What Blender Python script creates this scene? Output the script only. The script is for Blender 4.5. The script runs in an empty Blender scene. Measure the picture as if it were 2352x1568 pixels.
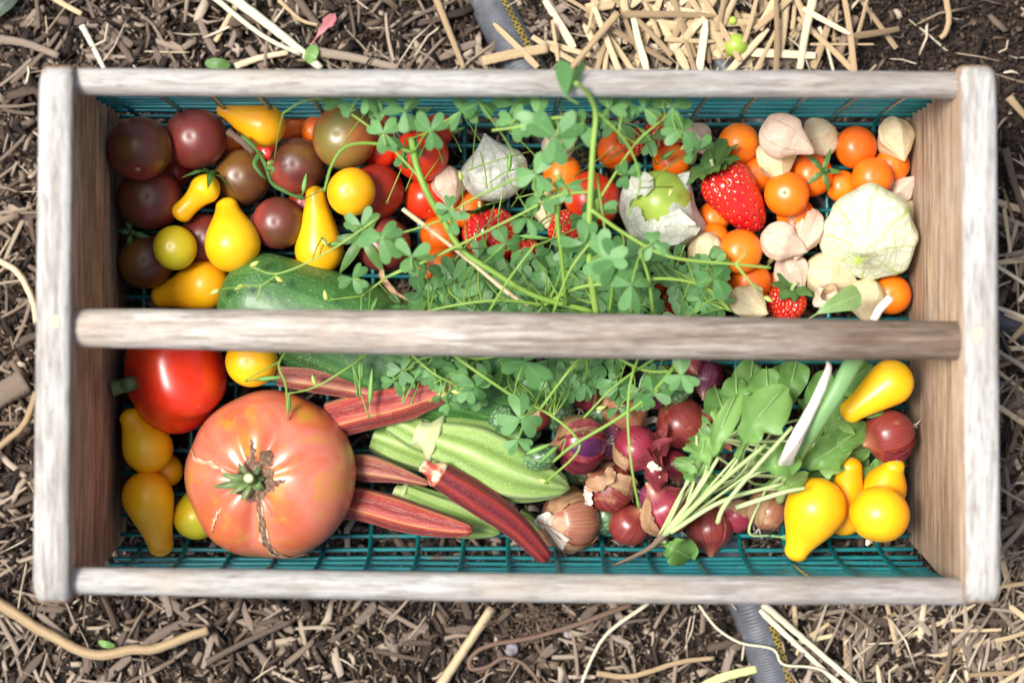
import bpy, math, random
import numpy as np
from mathutils import Vector, Matrix, noise as mn

random.seed(7); rng = np.random.default_rng(7)
R = math.radians
scene = bpy.context.scene
col = scene.collection

# ---------------------------------------------------------------- camera, world, sun, exposure
CZ = 1.15                      # camera height above the ground, metres
F = 4456.0                     # focal length in pixels of a 2352 px wide picture
cd = bpy.data.cameras.new('camera'); cam = bpy.data.objects.new('camera', cd); col.objects.link(cam)
cam.location = (0, 0, CZ)
cd.sensor_width = 36; cd.lens = 36*F/2352; cd.clip_start = .02; cd.clip_end = 50
cd.dof.use_dof = True; cd.dof.focus_distance = CZ-.060; cd.dof.aperture_fstop = 2.8
scene.camera = cam
world = bpy.data.worlds.new('World'); scene.world = world; world.use_nodes = True
wn = world.node_tree; bg = wn.nodes['Background']
sky = wn.nodes.new('ShaderNodeTexSky'); sky.sky_type = 'NISHITA'; sky.sun_disc = False
SUN = Vector((-.44, .08, 1)).normalized()       # towards the sun
sky.sun_elevation = math.asin(SUN.z); sky.sun_rotation = math.atan2(SUN.x, SUN.y)
sky.air_density = 1.0; sky.dust_density = 4.0; sky.ozone_density = .6
wn.links.new(sky.outputs[0], bg.inputs[0]); bg.inputs[1].default_value = .122
sd = bpy.data.lights.new('sun', 'SUN'); sd.energy = 3.5; sd.angle = R(17); sd.color = (1, .98, .935)
sun = bpy.data.objects.new('sun', sd); col.objects.link(sun); sun.location = SUN*3
sun.rotation_euler = SUN.to_track_quat('Z', 'Y').to_euler()
vs = scene.view_settings
vs.view_transform = 'Standard'; vs.look = 'None'; vs.gamma = 1; vs.use_curve_mapping = False
vs.exposure = .64
scene.cycles.max_bounces = 8

def P(px, py, z=0.0):
    d = CZ-z
    return np.array([(px-1176)*d/F, -(py-784)*d/F, z])
def M(px, z=.06): return px*(CZ-z)/F

# ---------------------------------------------------------------- geometry collector
class Geo:
    def __init__(s): s.v = []; s.f = []; s.c = []; s.g = []; s.mi = []; s.n = 0
    def add(s, v, f, cyl=None, rg=None, mi=0):
        v = np.asarray(v, float).reshape(-1, 3); k = len(v)
        s.v.append(v); s.f += [tuple(i+s.n for i in q) for q in f]; s.mi += [mi]*len(f)
        s.c.append(np.zeros((k, 3)) if cyl is None else np.asarray(cyl, float).reshape(-1, 3))
        s.g.append(np.zeros(k) if rg is None else np.broadcast_to(np.asarray(rg, float), (k,)))
        s.n += k; return s
    def merge(s, o, mi=None):
        for q in o.f: s.f.append(tuple(i+s.n for i in q))
        s.v += o.v; s.c += o.c; s.g += o.g; s.mi += (o.mi if mi is None else [mi]*len(o.f)); s.n += o.n; return s
    def obj(s, name, mats, parent=None, origin=None, smooth=True):
        v = np.concatenate(s.v)
        if parent is not None:
            base = np.array(WL[parent.name])
        else:
            if origin is None: origin = ((v.min(0)+v.max(0))/2)*[1, 1, 0]+[0, 0, v[:, 2].min()]
            base = np.array(origin)
        me = bpy.data.meshes.new(name)
        me.from_pydata((v-base).tolist(), [], s.f)
        a = me.attributes.new('cyl', 'FLOAT_VECTOR', 'POINT'); a.data.foreach_set('vector', np.concatenate(s.c).ravel())
        a = me.attributes.new('rg', 'FLOAT', 'POINT'); a.data.foreach_set('value', np.concatenate(s.g))
        if not isinstance(mats, (list, tuple)): mats = [mats]
        for m in mats: me.materials.append(m)
        me.polygons.foreach_set('material_index', s.mi)
        if smooth: me.polygons.foreach_set('use_smooth', [True]*len(me.polygons))
        o = bpy.data.objects.new(name, me); col.objects.link(o)
        if parent is not None: o.parent = parent
        else: o.location = base
        WL[o.name] = base
        return o
WL = {}
def tag(o, label=None, cat=None, group=None, kind=None):
    if label: o['label'] = label
    if cat: o['category'] = cat
    if group: o['group'] = group
    if kind: o['kind'] = kind
    return o
def empty(name, loc, label, cat, group=None):
    o = bpy.data.objects.new(name, None); col.objects.link(o); o.location = loc; o.empty_display_size = .01
    WL[o.name] = np.array(loc, float)
    return tag(o, label, cat, group)

def frame(axis):
    a = np.asarray(axis, float); a = a/np.linalg.norm(a)
    x = np.array([1, 0, 0]) if abs(a[0]) < .9 else np.array([0, 1, 0])
    n = x-a*np.dot(x, a); n /= np.linalg.norm(n)
    return a, n, np.cross(a, n)
def grid_faces(m, n, wrap=True):
    f = []
    for i in range(m-1):
        for j in range(n if wrap else n-1):
            k = (j+1) % n
            f.append((i*n+j, i*n+k, (i+1)*n+k, (i+1)*n+j))
    return f
def lathe_at(c, axis, s, r, th):
    a, n, b = frame(axis)
    return np.asarray(c)+a*s+(n*math.cos(th)+b*math.sin(th))*r
def lathe(c, axis, prof, n=36, mod=None, disp=None, geo=None, mi=0):
    """prof: list of (s, r) along axis. mod(th, t)->factor. disp(points)->points"""
    g = geo or Geo(); a, nn, b = frame(axis); m = len(prof)
    th = np.linspace(0, 2*np.pi, n, endpoint=False)
    S = np.array([p[0] for p in prof]); Q = np.array([p[1] for p in prof])
    T = np.linspace(0, 1, m)
    TH, TT = np.meshgrid(th, T)
    fac = np.ones_like(TH) if mod is None else mod(TH, TT)
    rr = Q[:, None]*fac
    v = np.asarray(c)+a*S[:, None, None]+rr[..., None]*(np.cos(TH)[..., None]*nn+np.sin(TH)[..., None]*b)
    v = v.reshape(-1, 3)
    if disp: v = disp(v)
    cyl = np.stack([np.cos(TH), np.sin(TH), TT], -1).reshape(-1, 3)
    g.add(v, grid_faces(m, n)+[tuple(range(n))[::-1], tuple(range((m-1)*n, m*n))], cyl, fac.reshape(-1), mi)
    return g
def sweep(pts, rad, n=10, mod=None, flat=1.0, geo=None, mi=0, up=(0, 0, 1)):
    g = geo or Geo(); p = np.asarray(pts, float); m = len(p)
    rad = np.broadcast_to(np.asarray(rad, float), (m,))
    t = np.gradient(p, axis=0); t /= (np.linalg.norm(t, axis=1)[:, None]+1e-12)
    up = np.asarray(up, float)
    th = np.linspace(0, 2*np.pi, n, endpoint=False); V = []; fac = np.ones((m, n))
    nprev = None
    for i in range(m):
        u = up if nprev is None else nprev
        b = u-t[i]*np.dot(u, t[i])
        if np.linalg.norm(b) < 1e-5: b = np.cross(t[i], [1, .3, 0])
        b /= np.linalg.norm(b); nprev = b; s = np.cross(t[i], b)
        f = 1 if mod is None else mod(th, i/(m-1)); fac[i] = f
        V.append(p[i]+rad[i]*((f*np.cos(th))[:, None]*s+(f*np.sin(th)*flat)[:, None]*b))
    TH, TT = np.meshgrid(th, np.linspace(0, 1, m))
    cyl = np.stack([np.cos(TH), np.sin(TH), TT], -1)
    g.add(np.concatenate(V), grid_faces(m, n)+[tuple(range(n))[::-1], tuple(range((m-1)*n, m*n))], cyl, fac.reshape(-1), mi)
    return g
def spline(pts, k=8):
    p = np.asarray(pts, float); q = np.vstack([2*p[0]-p[1], p, 2*p[-1]-p[-2]]); out = []
    for i in range(1, len(q)-2):
        for u in np.linspace(0, 1, k, endpoint=False):
            a, b, c, d = q[i-1:i+3]
            out.append(.5*(2*b+(c-a)*u+(2*a-5*b+4*c-d)*u*u+(3*b-a-3*c+d)*u**3))
    out.append(p[-1]); return np.array(out)
def fbm(v, scale, amp, seed=0, axis=None):
    out = np.array(v)
    for i, p in enumerate(v):
        q = Vector((p[0]*scale+seed*7.3, p[1]*scale-seed*3.1, p[2]*scale+seed))
        w = mn.noise_vector(q)+.5*mn.noise_vector(q*2.3)
        out[i] += np.array(w)*amp
    return out
SH = {
 'lance': lambda t: np.sin(np.pi*np.clip(t, 0, 1)**.75)**.9,
 'spoon': lambda t: np.clip(.05+np.clip((t-.25)/.75, 0, 1)**.8, 0, 1)*np.sqrt(np.clip(1-((t-.66)/.34)**2*(t > .66), 0.0004, 1)),
 'arug': lambda t: (.12+.88*np.clip((t-.2)/.5, 0, 1)**1.2*(1+.25*np.sin(t*19)*(t < .75)))*np.sqrt(np.clip(1-((t-.72)/.28)**2*(t > .72), .0004, 1)),
 'strip': lambda t: np.minimum(1, np.minimum(t*12+.25, (1-t)*12+.25)),
 'oval': lambda t: np.sqrt(np.clip(1-(2*t-1)**2, .001, 1)),
}
def blade(pts, width, shape='lance', fold=.2, ruffle=0, nx=7, ny=14, up=(0, 0, 1), geo=None, mi=0, seed=0, jag=0, thick=0):
    g = geo or Geo(); p = spline(pts, 6); k = np.linspace(0, len(p)-1, ny); i0 = np.minimum(k.astype(int), len(p)-2)
    c = p[i0]+(p[i0+1]-p[i0])*(k-i0)[:, None]
    t = np.gradient(c, axis=0); t /= np.linalg.norm(t, axis=1)[:, None]+1e-12
    side = np.cross(t, np.asarray(up, float)); side /= np.linalg.norm(side, axis=1)[:, None]+1e-9
    nrm = np.cross(side, t)
    T = np.linspace(0, 1, ny); w = SH[shape](T)*width*.5
    if jag: w = w*(1+jag*rng.uniform(-1, 1, ny))
    X = np.linspace(-1, 1, nx)
    V = c[:, None]+side[:, None]*(w[:, None]*X)[..., None]+nrm[:, None]*((np.abs(X)*w[:, None]*fold)+ruffle*width*np.abs(X)**2*np.sin(T[:, None]*17+X*2+seed))[..., None]
    XX, TT = np.meshgrid(X, T)
    g.add(V.reshape(-1, 3), grid_faces(ny, nx, False), np.stack([XX, np.zeros_like(XX), TT], -1).reshape(-1, 3), np.abs(XX).reshape(-1), mi)
    return g

# ---------------------------------------------------------------- materials
class NT:
    def __init__(s, name):
        s.m = bpy.data.materials.new(name); s.m.use_nodes = True; s.t = s.m.node_tree
        s.b = s.t.nodes['Principled BSDF']; s.out = s.t.nodes['Material Output']
    def n(s, typ, **kw):
        x = s.t.nodes.new(typ)
        for k, v in kw.items(): setattr(x, k, v)
        return x
    def set(s, **kw):
        for k, v in kw.items():
            s.b.inputs[k.replace('_', ' ')].default_value = v
    def l(s, a, b): s.t.links.new(a, b)
    def coord(s, kind='Object', scale=(1, 1, 1)):
        if kind == 'cyl': o = s.n('ShaderNodeAttribute', attribute_name='cyl').outputs['Vector']
        else: o = s.n('ShaderNodeTexCoord').outputs[kind]
        mp = s.n('ShaderNodeMapping'); mp.inputs['Scale'].default_value = scale; s.l(o, mp.inputs[0])
        oi = s.n('ShaderNodeObjectInfo'); ad = s.n('ShaderNodeVectorMath', operation='ADD')
        ml = s.n('ShaderNodeMath', operation='MULTIPLY'); s.l(oi.outputs['Random'], ml.inputs[0]); ml.inputs[1].default_value = 37.0
        s.l(mp.outputs[0], ad.inputs[0]); s.l(ml.outputs[0], ad.inputs[1])
        return ad.outputs[0]
    def noise(s, co, scale, detail=4, rough=.55, dist=0):
        x = s.n('ShaderNodeTexNoise'); s.l(co, x.inputs['Vector'])
        x.inputs['Scale'].default_value = scale; x.inputs['Detail'].default_value = detail; x.inputs['Roughness'].default_value = rough
        x.inputs['Distortion'].default_value = dist
        return x.outputs['Fac']
    def ramp(s, fac, stops, interp='LINEAR'):
        x = s.n('ShaderNodeValToRGB'); s.l(fac, x.inputs[0]); r = x.color_ramp; r.interpolation = interp
        while len(r.elements) < len(stops): r.elements.new(.5)
        for e, (p, c) in zip(r.elements, stops): e.position = p; e.color = (*c, 1) if len(c) == 3 else c
        return x.outputs[0]
    def mix(s, fac, a, b, mode='MIX'):
        x = s.n('ShaderNodeMix', data_type='RGBA', blend_type=mode)
        if isinstance(fac, (int, float)): x.inputs[0].default_value = fac
        else: s.l(fac, x.inputs[0])
        for sock, v in ((x.inputs[6], a), (x.inputs[7], b)):
            if isinstance(v, tuple): sock.default_value = (*v, 1)
            else: s.l(v, sock)
        return x.outputs[2]
    def bump(s, h, strength=.3, dist=.001):
        x = s.n('ShaderNodeBump'); s.l(h, x.inputs['Height']); x.inputs['Strength'].default_value = strength; x.inputs['Distance'].default_value = dist
        s.l(x.outputs[0], s.b.inputs['Normal']); return x
    def base(s, c): s.l(c, s.b.inputs['Base Color'])
    def math(s, op, a, b=0.0):
        x = s.n('ShaderNodeMath', operation=op)
        for i, v in ((0, a), (1, b)):
            if isinstance(v, (int, float)): x.inputs[i].default_value = v
            else: s.l(v, x.inputs[i])
        return x.outputs[0]
    def attr(s, n): return s.n('ShaderNodeAttribute', attribute_name=n).outputs['Fac']
    def rand(s): return s.n('ShaderNodeObjectInfo').outputs['Random']
    def translucent(s, color, w):
        tr = s.n('ShaderNodeBsdfTranslucent'); mx = s.n('ShaderNodeMixShader'); mx.inputs[0].default_value = w
        if isinstance(color, tuple): tr.inputs[0].default_value = (*color, 1)
        else: s.l(color, tr.inputs[0])
        s.l(s.b.outputs[0], mx.inputs[1]); s.l(tr.outputs[0], mx.inputs[2]); s.l(mx.outputs[0], s.out.inputs[0])

def fruit_mat(name, stops, scale=45, rough=.38, coat=.28, sss=.12, speck=None, hue=.25, bump=.04):
    k = NT(name); co = k.coord()
    f = k.noise(co, scale, 3, .5)
    r = k.math('MULTIPLY', k.math('SUBTRACT', k.rand(), .5), hue)
    c = k.ramp(k.math('ADD', f, r), stops)
    if speck:
        sp = k.noise(co, 900, 2, .5)
        c = k.mix(k.ramp(sp, [(.62, (0, 0, 0)), (.7, (.35, .35, .35))]), c, speck)
    bl = k.noise(co, 150, 5, .75); c = k.mix(k.ramp(bl, [(.66, (0, 0, 0)), (.72, (.45, .45, .45))]), c, k.mix(1.0, c, (.55, .42, .35), 'MULTIPLY'))
    k.base(c); k.set(Roughness=rough, Coat_Weight=coat, Coat_Roughness=.26, Subsurface_Weight=sss, Subsurface_Scale=.004, IOR=1.42)
    k.b.inputs['Subsurface Radius'].default_value = (1, .35, .15)
    rr = k.math('ADD', k.math('MULTIPLY', k.noise(co, 160, 3), .16), rough-.06); k.l(rr, k.b.inputs['Roughness'])
    k.bump(k.noise(co, 260, 3), bump, .0006)
    return k.m
MAT = {}
MAT['yellow'] = fruit_mat('yellow_tomato_skin', [(.3, (.86, .36, .004)), (.55, (.90, .47, .005)), (.75, (.92, .56, .008))], speck=(.65, .26, .02))
MAT['yellowgreen'] = fruit_mat('yellow_green_skin', [(.3, (.75, .42, .01)), (.55, (.62, .50, .015)), (.75, (.45, .45, .02))], scale=30)
MAT['brown'] = fruit_mat('brown_tomato_skin', [(.30, (.17, .075, .010)), (.44, (.10, .035, .014)), (.58, (.16, .028, .022)), (.75, (.27, .045, .030))], scale=34, speck=(.2, .09, .03), hue=.35, rough=.36)
MAT['browngreen'] = fruit_mat('olive_tomato_skin', [(.30, (.50, .10, .02)), (.46, (.34, .12, .03)), (.58, (.19, .14, .03)), (.75, (.14, .14, .02))], scale=26, hue=.1, rough=.36)
MAT['darkred'] = fruit_mat('dark_red_skin', [(.3, (.22, .015, .008)), (.6, (.32, .025, .010)), (.8, (.16, .03, .012))])
MAT['red'] = fruit_mat('red_tomato_skin', [(.3, (.60, .020, .006)), (.55, (.68, .035, .008)), (.78, (.72, .09, .01))], rough=.25)
MAT['orange'] = fruit_mat('orange_tomato_skin', [(.3, (.74, .11, .004)), (.55, (.84, .17, .005)), (.78, (.86, .23, .008))])
MAT['scar'] = fruit_mat('stem_scar', [(.4, (.35, .27, .10)), (.6, (.25, .22, .06))], scale=600, coat=0, rough=.8, sss=0)
# heirloom skin: orange pink with olive shoulders
k = NT('heirloom_skin'); co = k.coord()
f = k.noise(co, 28, 4, .55, .6); c1 = k.ramp(f, [(.34, (.66, .20, .035)), (.46, (.57, .12, .05)), (.56, (.60, .17, .11)), (.68, (.60, .23, .05))])
f2 = k.noise(co, 42, 5, .6, 1.2); c1 = k.mix(k.ramp(f2, [(.54, (0, 0, 0)), (.68, (.8, .8, .8))]), c1, (.46, .25, .03))
sp = k.noise(co, 1400, 2); c1 = k.mix(k.ramp(sp, [(.66, (0, 0, 0)), (.74, (.4, .4, .4))]), c1, (.75, .35, .12))
k.base(c1); k.set(Coat_Weight=.4, Coat_Roughness=.2, Subsurface_Weight=.12, Subsurface_Scale=.005)
k.l(k.math('ADD', k.math('MULTIPLY', k.noise(co, 90, 3), .2), .22), k.b.inputs['Roughness']); k.bump(k.noise(co, 200, 3), .05, .0008)
MAT['heirloom'] = k.m
# cork
k = NT('corky_crack'); co = k.coord(); f = k.noise(co, 420, 6, .7, .5)
k.base(k.ramp(f, [(.3, (.05, .022, .012)), (.5, (.18, .10, .06)), (.7, (.38, .27, .18))])); k.set(Roughness=.9); k.bump(f, .9, .0015); MAT['cork'] = k.m
k = NT('pale_crack'); co = k.coord(); f = k.noise(co, 420, 6, .7, .5)
k.base(k.ramp(f, [(.3, (.35, .12, .07)), (.5, (.55, .35, .22)), (.7, (.70, .55, .40))])); k.set(Roughness=.8); k.bump(f, .6, .001); MAT['palecrack'] = k.m
# wood
def wood(name, stops, sc, fine=1.0, blot=None, rough=.85, wear=None, flk=(.20, .17, .15)):
    k = NT(name); co = k.coord(scale=sc)
    f = k.noise(co, 14, 8, .62, .8); f2 = k.noise(co, 70, 5, .7)
    h = k.math('ADD', k.math('MULTIPLY', f, .65), k.math('MULTIPLY', f2, .35))
    c = k.ramp(h, stops)
    if blot:
        b = k.noise(k.coord(), 22, 5, .6); c = k.mix(k.ramp(b, [(.48, (0, 0, 0)), (.68, (.8, .8, .8))]), c, blot)
        b = k.noise(k.coord(scale=tuple(x*.25 for x in sc)), 12, 6, .7)
        c = k.mix(k.ramp(b, [(.60, (0, 0, 0)), (.72, (.7, .7, .7))]), c, (.16, .12, .10))
    fl = k.noise(k.coord(scale=tuple(x*.9 for x in sc)), 24, 5, .75)
    st_ = k.noise(k.coord(scale=tuple(x*.5 for x in sc)), 12, 5, .65); c = k.mix(k.ramp(st_, [(.46, (0, 0, 0)), (.60, (.6, .6, .6))]), c, k.mix(1.0, c, (.62, .56, .50), 'MULTIPLY'))
    c = k.mix(k.ramp(fl, [(.52, (0, 0, 0)), (.62, (.75, .75, .75))]), c, flk)
    if wear:
        sx_ = k.n('ShaderNodeSeparateXYZ'); k.l(k.n('ShaderNodeTexCoord').outputs['Object'], sx_.inputs[0])
        wob = k.math('ADD', sx_.outputs[0], k.math('MULTIPLY', k.math('SUBTRACT', k.noise(k.coord(), 9, 4), .5), .25))
        mr_ = k.n('ShaderNodeMapRange'); k.l(wob, mr_.inputs[0]); mr_.inputs[1].default_value = wear[0]; mr_.inputs[2].default_value = wear[1]; mr_.inputs[4].default_value = .95
        c = k.mix(mr_.outputs[0], c, k.mix(1.0, c, wear[2], 'MULTIPLY'))
    k.base(c); k.set(Roughness=rough, Specular_IOR_Level=.25); k.bump(h, .7, .0014*fine)
    return k.m
GREY = [(.34, (.20, .18, .155)), (.43, (.37, .355, .325)), (.52, (.43, .415, .385)), (.64, (.56, .55, .52))]
TAN = [(.34, (.15, .085, .05)), (.44, (.34, .22, .14)), (.53, (.47, .33, .22)), (.66, (.60, .47, .35))]
MAT['dowel'] = wood('weathered_dowel_wood', GREY, (2.2, 24, 24), blot=(.47, .42, .35), wear=(.0, .25, (.72, .68, .66)))
MAT['handle'] = wood('weathered_handle_wood', [(.36, (.17, .135, .105)), (.44, (.36, .305, .25)), (.52, (.50, .45, .39)), (.64, (.70, .67, .62))], (1.6, 20, 20), blot=(.42, .34, .27), wear=(-.06, .17, (.34, .27, .22)))
MAT['boardtop'] = wood('weathered_board_top', GREY, (24, 2.0, 8), blot=(.52, .50, .47))
MAT['boardside'] = wood('warm_board_side', TAN, (8, 1.4, 16), blot=(.48, .37, .28), flk=(.22, .14, .09))
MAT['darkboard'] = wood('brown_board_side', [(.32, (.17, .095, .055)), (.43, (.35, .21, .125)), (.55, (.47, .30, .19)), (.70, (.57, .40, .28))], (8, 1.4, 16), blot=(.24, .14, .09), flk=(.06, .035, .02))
k = NT('green_coated_wire'); co = k.coord(); f = k.noise(co, 60, 5, .6); f3 = k.noise(co, 500, 3)
c = k.ramp(f, [(.3, (.0, .11, .12)), (.7, (.004, .19, .19))]); c = k.mix(k.ramp(f3, [(.66, (0, 0, 0)), (.74, (.8, .8, .8))]), c, (.25, .28, .22))
c = k.mix(k.ramp(k.noise(co, 35, 4), [(.62, (0, 0, 0)), (.74, (.8, .8, .8))]), c, (.09, .045, .02))
k.base(c); k.set(Roughness=.35, Coat_Weight=.2); k.bump(f3, .2, .0005); MAT['wire'] = k.m
k = NT('clean_cut_wood'); k.set(Base_Color=(.62, .48, .30, 1), Roughness=.8); MAT['plug'] = k.m
# soil
k = NT('dark_soil'); co = k.coord(); f = k.noise(co, 40, 8, .7); f2 = k.noise(co, 300, 8, .7)
k.base(k.mix(k.ramp(f2, [(.35, (0, 0, 0)), (.7, (1, 1, 1))]), k.ramp(f, [(.3, (.022, .015, .011)), (.7, (.06, .041, .030))]), k.ramp(f, [(.3, (.06, .04, .03)), (.7, (.12, .09, .07))])))
k.set(Roughness=.95, Specular_IOR_Level=.2); k.bump(f2, 1.0, .004); MAT['soil'] = k.m
# mulch bits: per piece random in attribute rg
def bits(name, stops, attr=True, streak=True):
    k = NT(name); r = k.attr('rg') if attr else k.rand()
    c = k.ramp(r, stops); co = k.coord(scale=(1, 1, 1)); cc = k.coord('cyl', (5, 5, .5))
    f = k.noise(cc if streak else co, 5 if streak else 300, 6, .7)
    c = k.mix(.85, c, k.ramp(f, [(.32, (.22, .20, .19)), (.5, (.85, .83, .80)), (.7, (1, 1, 1))]), 'MULTIPLY')
    k.base(c); k.set(Roughness=.8, Specular_IOR_Level=.3); k.bump(k.noise(co, 700, 4, .7), .4, .001)
    return k.m
MAT['chips'] = bits('mulch_chips', [(0, (.016, .011, .008)), (.32, (.048, .032, .023)), (.58, (.15, .106, .074)), (.82, (.30, .23, .17)), (1, (.50, .41, .315))])
MAT['fibre'] = bits('straw_fibres', [(0, (.22, .16, .11)), (.5, (.46, .36, .25)), (1, (.74, .64, .48))])
MAT['bigchip'] = bits('bark_chip_wood', [(0, (.08, .055, .042)), (.5, (.17, .125, .098)), (1, (.30, .235, .19))], attr=False)
MAT['straw'] = bits('dry_straw', [(0, (.22, .15, .085)), (.3, (.46, .335, .19)), (.7, (.64, .50, .30)), (1, (.80, .69, .49))], attr=False)
MAT['greystraw'] = bits('grey_dry_straw', [(0, (.11, .08, .06)), (.5, (.24, .185, .14)), (1, (.44, .355, .27))], attr=False)
MAT['palestraw'] = bits('pale_green_straw', [(0, (.64, .61, .44)), (1, (.74, .72, .56))], attr=False)
MAT['clods'] = bits('soil_clods', [(0, (.02, .014, .011)), (.6, (.055, .038, .03)), (.9, (.12, .085, .06)), (1, (.25, .16, .10))], streak=False)
# hose
k = NT('grey_ribbed_hose'); cyl = k.n('ShaderNodeAttribute', attribute_name='cyl').outputs['Vector']
sx = k.n('ShaderNodeSeparateXYZ'); k.l(cyl, sx.inputs[0])
th = k.math('ARCTAN2', sx.outputs[1], sx.outputs[0])        # angle: top is pi/2
d = k.math('SUBTRACT', th, 2.18)
band = k.math('LESS_THAN', k.math('ABSOLUTE', d), .22)
L = k.math('MULTIPLY', sx.outputs[2], 44.0)
z1 = k.math('PINGPONG', L, .5); z2 = k.math('MULTIPLY', k.math('ADD', k.math('DIVIDE', d, .44), .5), 1)
def near(v, w): return k.math('LESS_THAN', k.math('ABSOLUTE', v), w)
l1 = near(k.math('SUBTRACT', k.math('MULTIPLY', z1, 1.6), k.math('SUBTRACT', z2, .1)), .06)
l2 = near(k.math('SUBTRACT', k.math('MULTIPLY', z1, 1.6), k.math('SUBTRACT', .9, z2)), .06)
l3 = near(k.math('SUBTRACT', k.math('PINGPONG', k.math('MULTIPLY', L, 2), .5), .25), .05)
lines = k.math('MULTIPLY', k.math('MAXIMUM', k.math('MAXIMUM', l1, l2), k.math('MULTIPLY', l3, .8)), band)
co = k.coord(); dirt = k.noise(co, 90, 6, .65)
g = k.ramp(dirt, [(.3, (.06, .064, .072)), (.6, (.105, .11, .125)), (.8, (.20, .20, .20))])
g = k.mix(k.math('MULTIPLY', band, .8), g, (.03, .03, .03))
k.base(k.mix(k.math('MULTIPLY', lines, k.ramp(dirt, [(.35, (.4, .4, .4)), (.55, (1, 1, 1))])), g, (.55, .38, .01))); k.set(Roughness=.5)
rib = k.math('SINE', k.math('MULTIPLY', sx.outputs[2], 1300.0)); k.bump(k.math('ADD', rib, k.math('MULTIPLY', k.noise(co, 400, 3), 2)), .35, .0006); MAT['hose'] = k.m
k = NT('black_pipe'); k.base(k.ramp(k.noise(k.coord(), 60, 5), [(.3, (.02, .021, .024)), (.7, (.06, .062, .07))])); k.set(Roughness=.45); MAT['pipe'] = k.m
# leaves
def leaf_mat(name, a, b, vein, tr=.3, rough=.45, veins=True):
    k = NT(name); co = k.coord(); f = k.noise(co, 70, 4)
    v = k.math('ADD', k.math('MULTIPLY', f, .6), k.math('MULTIPLY', k.rand(), .4))
    c = k.ramp(v, [(.25, a), (.7, b)])
    if name == 'sorrel_leaf':
        c = k.mix(k.ramp(k.attr('rg'), [(.2, (.55, .55, .55)), (.34, (0, 0, 0))]), c, (.22, .42, .16)); k.bump(f, .5, .001)
        yl = k.noise(co, 240, 3, .6); c = k.mix(k.ramp(yl, [(.62, (0, 0, 0)), (.74, (.5, .5, .5))]), c, (.28, .40, .10))
    if veins:
        hl = k.noise(co, 190, 3, .5); c = k.mix(k.ramp(hl, [(.44, (0, 0, 0)), (.7, (.5, .5, .5))]), c, b)
        r = k.attr('rg'); c = k.mix(k.ramp(r, [(0, (.8, .8, .8)), (.12, (0, 0, 0))]), c, vein)
        cc = k.n('ShaderNodeAttribute', attribute_name='cyl').outputs['Vector']; s2 = k.n('ShaderNodeSeparateXYZ'); k.l(cc, s2.inputs[0])
        ph = k.math('SUBTRACT', k.math('MULTIPLY', s2.outputs[2], 9.0), k.math('MULTIPLY', k.math('ABSOLUTE', s2.outputs[0]), 2.2))
        vl = k.math('LESS_THAN', k.math('PINGPONG', ph, .5), .03)
        c = k.mix(k.math('MULTIPLY', vl, .35), c, vein)
        k.bump(k.math('ADD', k.math('MULTIPLY', vl, -1.0), f), .35, .0006)
    k.base(c); k.set(Roughness=rough, Specular_IOR_Level=.4)
    k.translucent(k.mix(1.0, c, (1.6, 1.5, .7), 'MULTIPLY'), tr)
    return k.m
MAT['clover'] = leaf_mat('sorrel_leaf', (.07, .20, .055), (.17, .36, .13), (.13, .30, .12), veins=False)
MAT['cstem'] = leaf_mat('sorrel_stem', (.18, .34, .05), (.30, .44, .09), (.3, .4, .1), tr=.15, veins=False)
MAT['bud'] = leaf_mat('sorrel_bud', (.50, .60, .15), (.62, .62, .20), (.3, .4, .1), tr=.2, veins=False)
MAT['pod'] = leaf_mat('sorrel_pod', (.13, .30, .06), (.22, .42, .10), (.3, .4, .1), tr=.15, veins=False)
MAT['green'] = leaf_mat('salad_leaf', (.10, .25, .05), (.22, .40, .11), (.22, .38, .13))
MAT['greenstem'] = leaf_mat('salad_leaf_stem', (.40, .52, .20), (.52, .60, .30), (.3, .4, .1), tr=.15, veins=False)
MAT['basil'] = leaf_mat('pale_leaf', (.20, .36, .12), (.30, .46, .20), (.35, .50, .22))
MAT['calyx'] = leaf_mat('calyx_green', (.04, .12, .025), (.10, .21, .05), (.12, .22, .06), tr=.15)
MAT['olive'] = leaf_mat('olive_calyx', (.06, .12, .03), (.17, .24, .08), (.22, .26, .12), tr=.1)
MAT['midrib'] = leaf_mat('leaf_midrib', (.22, .38, .10), (.30, .46, .16), (.3, .4, .1), tr=.15, veins=False)
MAT['darkleaf'] = leaf_mat('faded_dark_leaf', (.035, .06, .035), (.09, .12, .08), (.12, .15, .10))
MAT['scallion'] = leaf_mat('onion_stalk', (.14, .30, .10), (.24, .42, .17), (.3, .4, .1), tr=.12, veins=False)
MAT['redleaf'] = leaf_mat('red_leaf', (.40, .08, .10), (.55, .22, .22), (.3, .1, .1), tr=.2)
MAT['rot'] = leaf_mat('yellow_green_leaf', (.42, .48, .16), (.60, .62, .30), (.3, .4, .1), tr=.2)
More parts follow.
